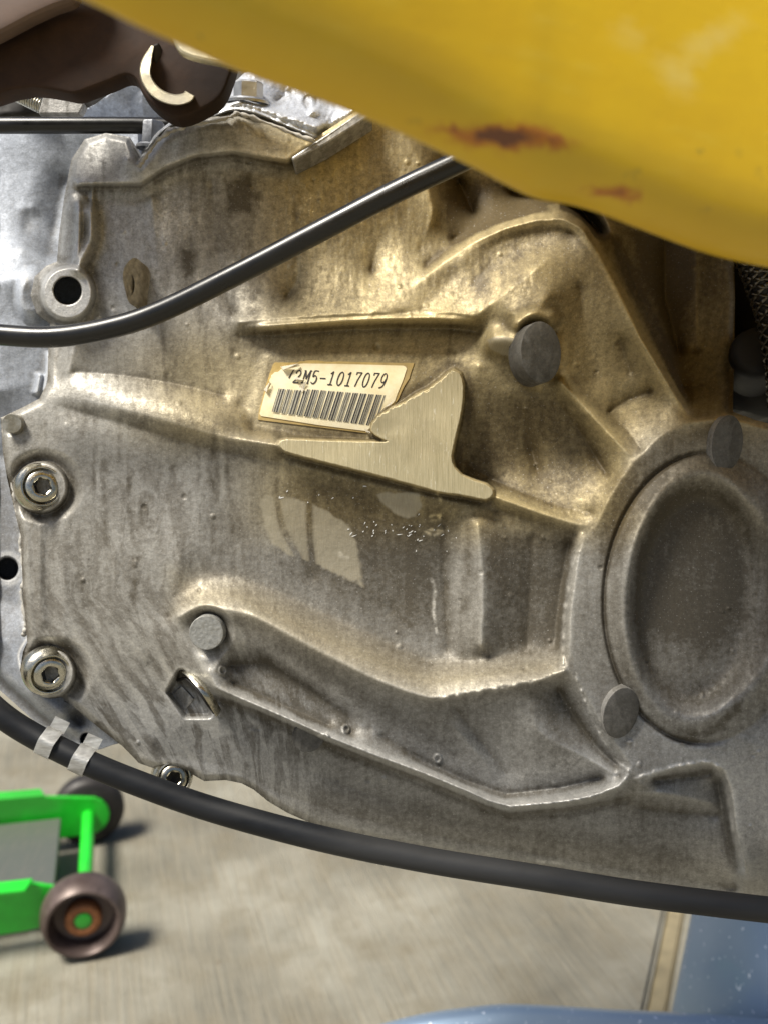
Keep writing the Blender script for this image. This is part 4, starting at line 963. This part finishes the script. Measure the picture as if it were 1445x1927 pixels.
# ================================================================== yellow panel
def yellow_mat():
    m, N, Lk, B = newmat('yellow_car_paint')
    tc = node(N, 'ShaderNodeTexCoord').outputs['Object']
    n1 = noise(N, Lk, tc, 30, 4, .6); n2 = noise(N, Lk, mapping(N, Lk, tc, (1, 3.5, 1), rot=(0, 0, .2)), 60, 5, .6)
    c = ramp(N, Lk, n1, [(.3, (.66, .40, .0015)), (.7, (.74, .475, .002))])
    c = mix(N, Lk, ramp(N, Lk, n2, [(.55, 0), (.75, .3)]), c, (.70, .50, .03))
    rust = attr(N, 'rust').outputs['Fac']; spk = attr(N, 'speck').outputs['Fac']; scf = attr(N, 'scuff').outputs['Fac']
    rn = noise(N, Lk, tc, 420, 5, .7)
    rr = mth(N, Lk, 'ADD', rust, mth(N, Lk, 'MULTIPLY', mth(N, Lk, 'SUBTRACT', rn, .5), .5))
    c = mix(N, Lk, ramp(N, Lk, mth(N, Lk, 'ADD', scf, mth(N, Lk, 'MULTIPLY', mth(N, Lk, 'SUBTRACT', n2, .5), .8)), [(.1, 0), (1.1, .30)]), c, (.80, .70, .30))
    c = mix(N, Lk, ramp(N, Lk, mth(N, Lk, 'ADD', spk, mth(N, Lk, 'MULTIPLY', mth(N, Lk, 'SUBTRACT', rn, .5), .7)), [(.3, 0), (.9, .8)]), c, (.20, .15, .03))
    c = mix(N, Lk, ramp(N, Lk, rr, [(.05, 0), (.55, 1)]), c, (.50, .17, .006))
    c = mix(N, Lk, ramp(N, Lk, rr, [(.6, 0), (.95, 1)]), c, (.17, .05, .010))
    c = mix(N, Lk, ramp(N, Lk, rr, [(1.1, 0), (1.3, 1)]), c, (.16, .12, .09))
    Lk.new(c, B.inputs['Base Color']); B.inputs['Roughness'].default_value = .33
    B.inputs['Coat Weight'].default_value = .5; B.inputs['Coat Roughness'].default_value = .2
    bump(N, Lk, B, mth(N, Lk, 'ADD', mth(N, Lk, 'MULTIPLY', n2, .4), mth(N, Lk, 'MULTIPLY', rr, -.6)), .2, .0008); return m
M_yellow = yellow_mat()
YZ = 165.0; YS = 1 / ZS
edge_px = [(-700, -420), (-300, -215), (0, -75), (165, 0), (250, 42), (335, 80), (460, 135), (600, 185), (700, 225), (800, 270), (900, 318), (960, 350), (1010, 372), (1075, 384), (1130, 400), (1200, 427), (1330, 475), (1445, 502), (1600, 530), (1900, 560), (2400, 580)]
ed = spline(edge_px, 12)
V = []; F = []; rA, sA, cA = [], [], []
prof = [(130, -60, 0), (120, -14, 0), (100, -8, 0), (80, -5, 0), (64, -3.5, 0), (52, -2.4, 0), (42, -1.4, 0), (34, -.8, 0), (27, -.4, 0), (21, -.1, 0), (16, 0, 0), (12, 0, 0), (9, -.3, 0), (6.6, -.8, 0), (4.6, -1.6, 0), (3, -2.6, 0), (1.6, -4.0, 0), (.6, -5.6, 0), (0, -7.4, 0), (.4, -9, 0), (1.6, -10.6, 0), (4, -12.4, 0), (10, -16, 0), (22, -22, 0), (45, -32, 0)]
# (metres inward from the rim in mm, height in mm)
_T = np.random.default_rng(5).random((300, 300))
def hash01(x, y, sc_):
    x = (x / sc_) % 298; y = (y / sc_) % 298; i, j = int(x), int(y); u, v = x - i, y - j; u = u * u * (3 - 2 * u); v = v * v * (3 - 2 * v)
    return (_T[j, i] * (1 - u) + _T[j, i + 1] * u) * (1 - v) + (_T[j + 1, i] * (1 - u) + _T[j + 1, i + 1] * u) * v
def dens(prof, m=5):
    q = spline([(a, b) for a, b, _ in prof], m); return q
prof2 = dens(prof, 6)
def blob(px, py, cx, cy, rx, ry, rot=0):
    c, s_ = math.cos(rot), math.sin(rot); u = ((px - cx) * c + (py - cy) * s_) / rx; v = (-(px - cx) * s_ + (py - cy) * c) / ry; return math.exp(-(u * u + v * v))
npf = len(prof2)
def dense_edge(e, st):
    out = []
    for a, b in zip(e[:-1], e[1:]):
        n = max(1, int(np.hypot(*(b - a)) / (st if 0 < a[0] < 1500 else 30))); out += [a + (b - a) * k / n for k in range(n)]
    return out + [e[-1]]
ed2 = dense_edge(ed, 6); yz = lambda px: YZ + 22 - 62 * min(1.6, max(-.6, px / 1445))
rim3 = [mm(p[0], p[1], (yz(p[0]) - 7.4) * YS) for p in ed2]
nrm = []
for i in range(len(rim3)):
    t = (rim3[min(i + 9, len(rim3) - 1)] - rim3[max(i - 9, 0)]); n = Vector((-t.y, t.x, 0)).normalized(); nrm.append((n + Vector((.10, 1.0, 0))).normalized())
spots = []
for i, p in enumerate(rim3):
    for (a, b) in prof2:
        dp = min(1, max(0, (ed2[i][0] - 880) / 160)); dp = dp * dp * (3 - 2 * dp)  # unseen underside, added deeper at the right to shade the casing recess
        if b < -16: b2 = -16 + (b + 16) * (1 + 3.6 * dp); a = 10 + (-16 - b2) * .95 if dp < .01 else 10 + (-16 - b2) * (.95 - .3 * dp); b = b2
        w_ = math.exp(-a / 14) if b > -8 else 1; dr = (nrm[i] * w_ + Vector((.08, 1, 0)) * (1 - w_)).normalized()
        q = p + dr * (a / 1000); q.z = p.z + (b + 7.4) / 1000; V.append(q)
        px, py = proj(q)
        front = b > -8 and a < 110
        px += 24 * (hash01(px, py, 17) - .5) + 8 * (hash01(px, py, 5) - .5); py += 14 * (hash01(px + 90, py, 15) - .5) + 6 * (hash01(px, py + 50, 4) - .5)
        r_ = max(blob(px, py, 945, 258, 78, 19, .04) * 1.35, blob(px, py, 1035, 262, 38, 14, .25) * .75, blob(px, py, 855, 245, 42, 8, .1) * .8, blob(px, py, 1150, 362, 46, 11, .1) * .75, blob(px, py, 1190, 372, 20, 8, .2) * .6) if front else 0
        k_ = max(blob(px, py, 780, 232, 30, 14) * .5, blob(px, py, 376, 72, 10, 10) * .8, blob(px, py, 1190, 325, 30, 16, -.5) * .5, blob(px, py, 1310, 285, 14, 8) * .8, blob(px, py, 1390, 290, 16, 22) * .45, blob(px, py, 1158, 126, 12, 9) * .5, blob(px, py, 1340, 395, 30, 12) * .4, blob(px, py, 1430, 330, 20, 30) * .4) if front else 0
        c_ = max(blob(px, py, 1330, 80, 90, 26, -.6) * .9, blob(px, py, 1270, 140, 50, 30, .9) * .8, blob(px, py, 1180, 60, 40, 30, .9) * .5) if front else 0
        rA.append(r_); sA.append(k_); cA.append(c_)
for i in range(len(rim3) - 1):
    for k in range(npf - 1):
        a = i * npf + k; F.append((a, a + npf, a + npf + 1, a + 1))
me = mesh_from('yellow_panel', V, F)
for nm, A in (('rust', rA), ('speck', sA), ('scuff', cA)):
    at = me.attributes.new(nm, 'FLOAT', 'POINT'); at.data.foreach_set('value', A)
yp = link('yellow_panel', me, M_yellow)
tag(yp, 'yellow painted body panel with rust spots, out of focus across the top', 'car panel')

# ================================================================== floor, joint, blue panel, jack
def concrete_mat():
    m, N, Lk, B = newmat('brushed_concrete')
    tc = node(N, 'ShaderNodeTexCoord').outputs['Object']
    rot = mapping(N, Lk, tc, (1, 1, 1), rot=(0, 0, math.radians(-18)))
    lines = noise(N, Lk, mapping(N, Lk, rot, (26, 1.3, 1)), 9, 5, .65, .2)
    big = noise(N, Lk, tc, 5, 5, .6); mid = noise(N, Lk, tc, 22, 5, .65); fine = noise(N, Lk, tc, 260, 4, .7)
    c = ramp(N, Lk, big, [(.3, (.10, .093, .07)), (.47, (.20, .188, .148)), (.68, (.36, .345, .285))])
    c = mix(N, Lk, ramp(N, Lk, lines, [(.35, .55), (.6, 0)]), c, (.25, .22, .16))
    c = mix(N, Lk, ramp(N, Lk, mid, [(.48, 0), (.72, .75)]), c, (.17, .145, .095))
    spk = noise(N, Lk, tc, 60, 3, .6); c = mix(N, Lk, ramp(N, Lk, spk, [(.68, 0), (.74, .7)]), c, (.14, .115, .08))
    c = mix(N, Lk, mth(N, Lk, 'MULTIPLY', fine, .5), c, (.7, .7, .7), 'MULTIPLY')
    Lk.new(c, B.inputs['Base Color']); B.inputs['Roughness'].default_value = .8
    h = mth(N, Lk, 'ADD', mth(N, Lk, 'MULTIPLY', lines, 1.4), mth(N, Lk, 'MULTIPLY', fine, .4)); bump(N, Lk, B, h, .55, .003); return m
M_conc = concrete_mat()
ja, jb = on_floor(1282, 1700), on_floor(1245, 1900); jd = (ja - jb); jd.z = 0; jd.normalize(); jn = Vector((jd.y, -jd.x, 0))      # jn points right
if jn.x < 0: jn = -jn
gap = .007
def strip_quad(o1, o2, z):
    return [ja + jn * o1 + jd * 30 + Vector((0, 0, z)), ja + jn * o1 - jd * 30 + Vector((0, 0, z)), ja + jn * o2 - jd * 30 + Vector((0, 0, z)), ja + jn * o2 + jd * 30 + Vector((0, 0, z))]
def slab(name, o1, o2, z=0, th=.08, mat=M_conc, bev=.004):
    bm = bmesh.new(); vs = [bm.verts.new(p) for p in strip_quad(o1, o2, z)]; f = bm.faces.new(vs)
    r = bmesh.ops.extrude_face_region(bm, geom=[f]); bmesh.ops.translate(bm, verts=[g for g in r['geom'] if isinstance(g, bmesh.types.BMVert)], vec=Vector((0, 0, -th)))
    bmesh.ops.recalc_face_normals(bm, faces=bm.faces)
    if bev: bmesh.ops.bevel(bm, geom=bm.edges[:], offset=bev, segments=3, affect='EDGES')
    o = link(name, bm_mesh(name, bm), mat, None, False); tag(o, kind='structure'); return o
slab('concrete_floor', -30, -.012); slab('concrete_floor', .004, 30)
M_joint = simple('joint_filler', (.24, .20, .12), .8, 0, .25, 60, .3)
slab('floor_joint', -.012 + .001, .004 - .001, -.004, .07, M_joint, .002)

# blue metallic body panel lying lower right
def blue_mat():
    m, N, Lk, B = newmat('blue_metallic_paint')
    tc = node(N, 'ShaderNodeTexCoord').outputs['Object']
    f = noise(N, Lk, tc, 300, 2, .5); g = noise(N, Lk, tc, 14, 4, .5)
    c = ramp(N, Lk, g, [(.3, (.24, .33, .45)), (.7, (.33, .42, .54))])
    c = mix(N, Lk, ramp(N, Lk, f, [(.66, 0), (.72, 1)]), c, (.8, .86, .95))
    Lk.new(c, B.inputs['Base Color']); B.inputs['Metallic'].default_value = .4; B.inputs['Roughness'].default_value = .5
    B.inputs['Coat Weight'].default_value = .3; B.inputs['Coat Roughness'].default_value = .06; return m
M_blue = blue_mat()
blue = empty('blue_panel'); tag(blue, 'glossy metallic blue body panel on the floor at the lower right corner', 'car panel')
def loft(name, rows, mat, parent):
    n = len(rows[0]); V = [p for r in rows for p in r]; F = [(i * n + k, i * n + k + 1, (i + 1) * n + k + 1, (i + 1) * n + k) for i in range(len(rows) - 1) for k in range(n - 1)]
    me = mesh_from(name, V, F); o = link(name, me, mat, parent); return o
rows = []
for i in range(40):
    t = i / 39; row = []
    for k in range(40):
        s_ = k / 39; x0 = 1312 - t * 66; px = x0 + s_ * (1700 - x0); py = 1660 + t * 330
        zz = -.31 + .07 * math.sin(min(1, s_ * 1.9) * math.pi / 2) + .02 * math.sin(t * 2.2)
        row.append(L(px, py, zz))
    row = [L(1312 - t * 66 + 6, 1660 + t * 330, -.38), L(1312 - t * 66 + 1, 1660 + t * 330, -.32)] + row
    rows.append(row)
loft('side_face', rows, M_blue, blue)
top = spline([(560, 1975), (700, 1932), (790, 1908), (880, 1895), (950, 1889), (1040, 1892), (1150, 1899), (1300, 1906), (1460, 1918), (1700, 1940)], 8); rows = []
for (dy, z) in ((6, -.26), (2, -.235), (0, -.225), (2, -.216), (8, -.21), (20, -.205), (60, -.20), (160, -.20), (300, -.22)):
    rows.append([L(p[0], p[1] + dy, z) for p in top])
loft('bottom_lip', rows, M_blue, blue)

# --- green floor jack
jack = empty('floor_jack', False); tag(jack, 'green floor jack with brown steel wheels on the concrete at the lower left', 'jack')
RW = .036
wn = on_floor(158, 1722, RW); wf = on_floor(168, 1520, RW)
a_ = (wf - wn); a_.z = 0; ln = a_.length; a_.normalize(); b_ = Vector((-a_.y, a_.x, 0)); 
if b_.x > 0: b_ = -b_
upv = Vector((0, 0, 1))
def J(a, b, z): return wn + a_ * a + b_ * b + upv * (z - RW)
def jbox(name, pts_a, off, th, mat, bev=.001, n_dir=None):
    return prism(name, pts_a, th, mat, jack, bevel=bev, frame=False, direction=n_dir or a_)
M_tread_shade = simple('shaded_wheel', (.03, .026, .024), .5, .2, .3, 90, .3)  # darker copy of the wheel material: shade painted on the far wheel
def wheel(c, outdir, mt=None):
    M = axis_at(c, outdir, Vector((0, 0, 1)))
    V, F = lathe_geo([(.010, -.014), (RW * .82, -.014), (RW * .97, -.010), (RW, -.004), (RW * .99, .004), (RW * .93, .011), (RW * .86, .0145), (RW * .80, .0145), (RW * .76, .012), (RW * .68, -.002), (RW * .5, -.005), (RW * .42, -.004), (RW * .40, .006), (RW * .36, .008), (RW * .22, .008)], M, 48)
    me = mesh_from('jack_wheel', V, F); me.set_sharp_from_angle(angle=math.radians(45)); wo = link('jack_wheel', me, mt or M_tread, jack, False)
    V, F = lathe_geo([(RW * .42, .0), (RW * .42, .0075), (RW * .38, .009), (RW * .24, .0092), (RW * .22, .0075)], M, 32); link('wheel_hub', mesh_from('wheel_hub', V, F), M_rust, wo, False)
    V, F = lathe_geo([(RW * .21, .004), (RW * .20, .0085), (RW * .17, .0092), (RW * .05, .0094)], M, 24); link('axle_end', mesh_from('axle_end', V, F), M_green, wo, False)
wheel(wn, -a_); wheel(wf, a_, M_tread_shade)
def cyl(name, p, q, r, mat):
    V, F = tube_geo([p, q], r, 24); me = mesh_from(name, V, F); me.set_sharp_from_angle(angle=math.radians(40)); return link(name, me, mat, jack, False)
cyl('axle_bar', J(.006, 0, RW), J(ln - .01, 0, RW), .0066, M_green)
for s_, a0 in ((1, ln - .018), (-1, .020)):
    zc = RW; pts = []
    for k in range(9):
        th = -math.pi / 2 + math.pi * k / 8; pts.append(J(a0, -math.cos(th) * .021, zc + math.sin(th) * .021))
    pts = pts + [J(a0, .05, zc + .030), J(a0, .50, zc + .052), J(a0, .50, zc - .012), J(a0, .05, zc - .020)]
    if s_ < 0: pts = [J(a0, .022, zc + .018), J(a0, .05, zc + .028), J(a0, .50, zc + .050), J(a0, .50, zc - .012), J(a0, .05, zc - .020), J(a0, .022, zc - .018)]
    prism('side_plate', pts, .004, M_green, jack, bevel=.001, frame=False, direction=a_)
    prism('frame_flange', [J(a0, .040, zc + .027), J(a0, .50, zc + .050), J(a0 + s_ * .016, .50, zc + .050), J(a0 + s_ * .016, .045, zc + .027)], .003, M_green, jack, bevel=.0008, frame=False, direction=upv)
prism('lift_arm', [J(.034, .026, RW + .006), J(.034, .50, RW + .022), J(ln - .024, .50, RW + .022), J(ln - .024, .026, RW + .006)], .008, M_plate, jack, bevel=.001, frame=False, direction=-upv)
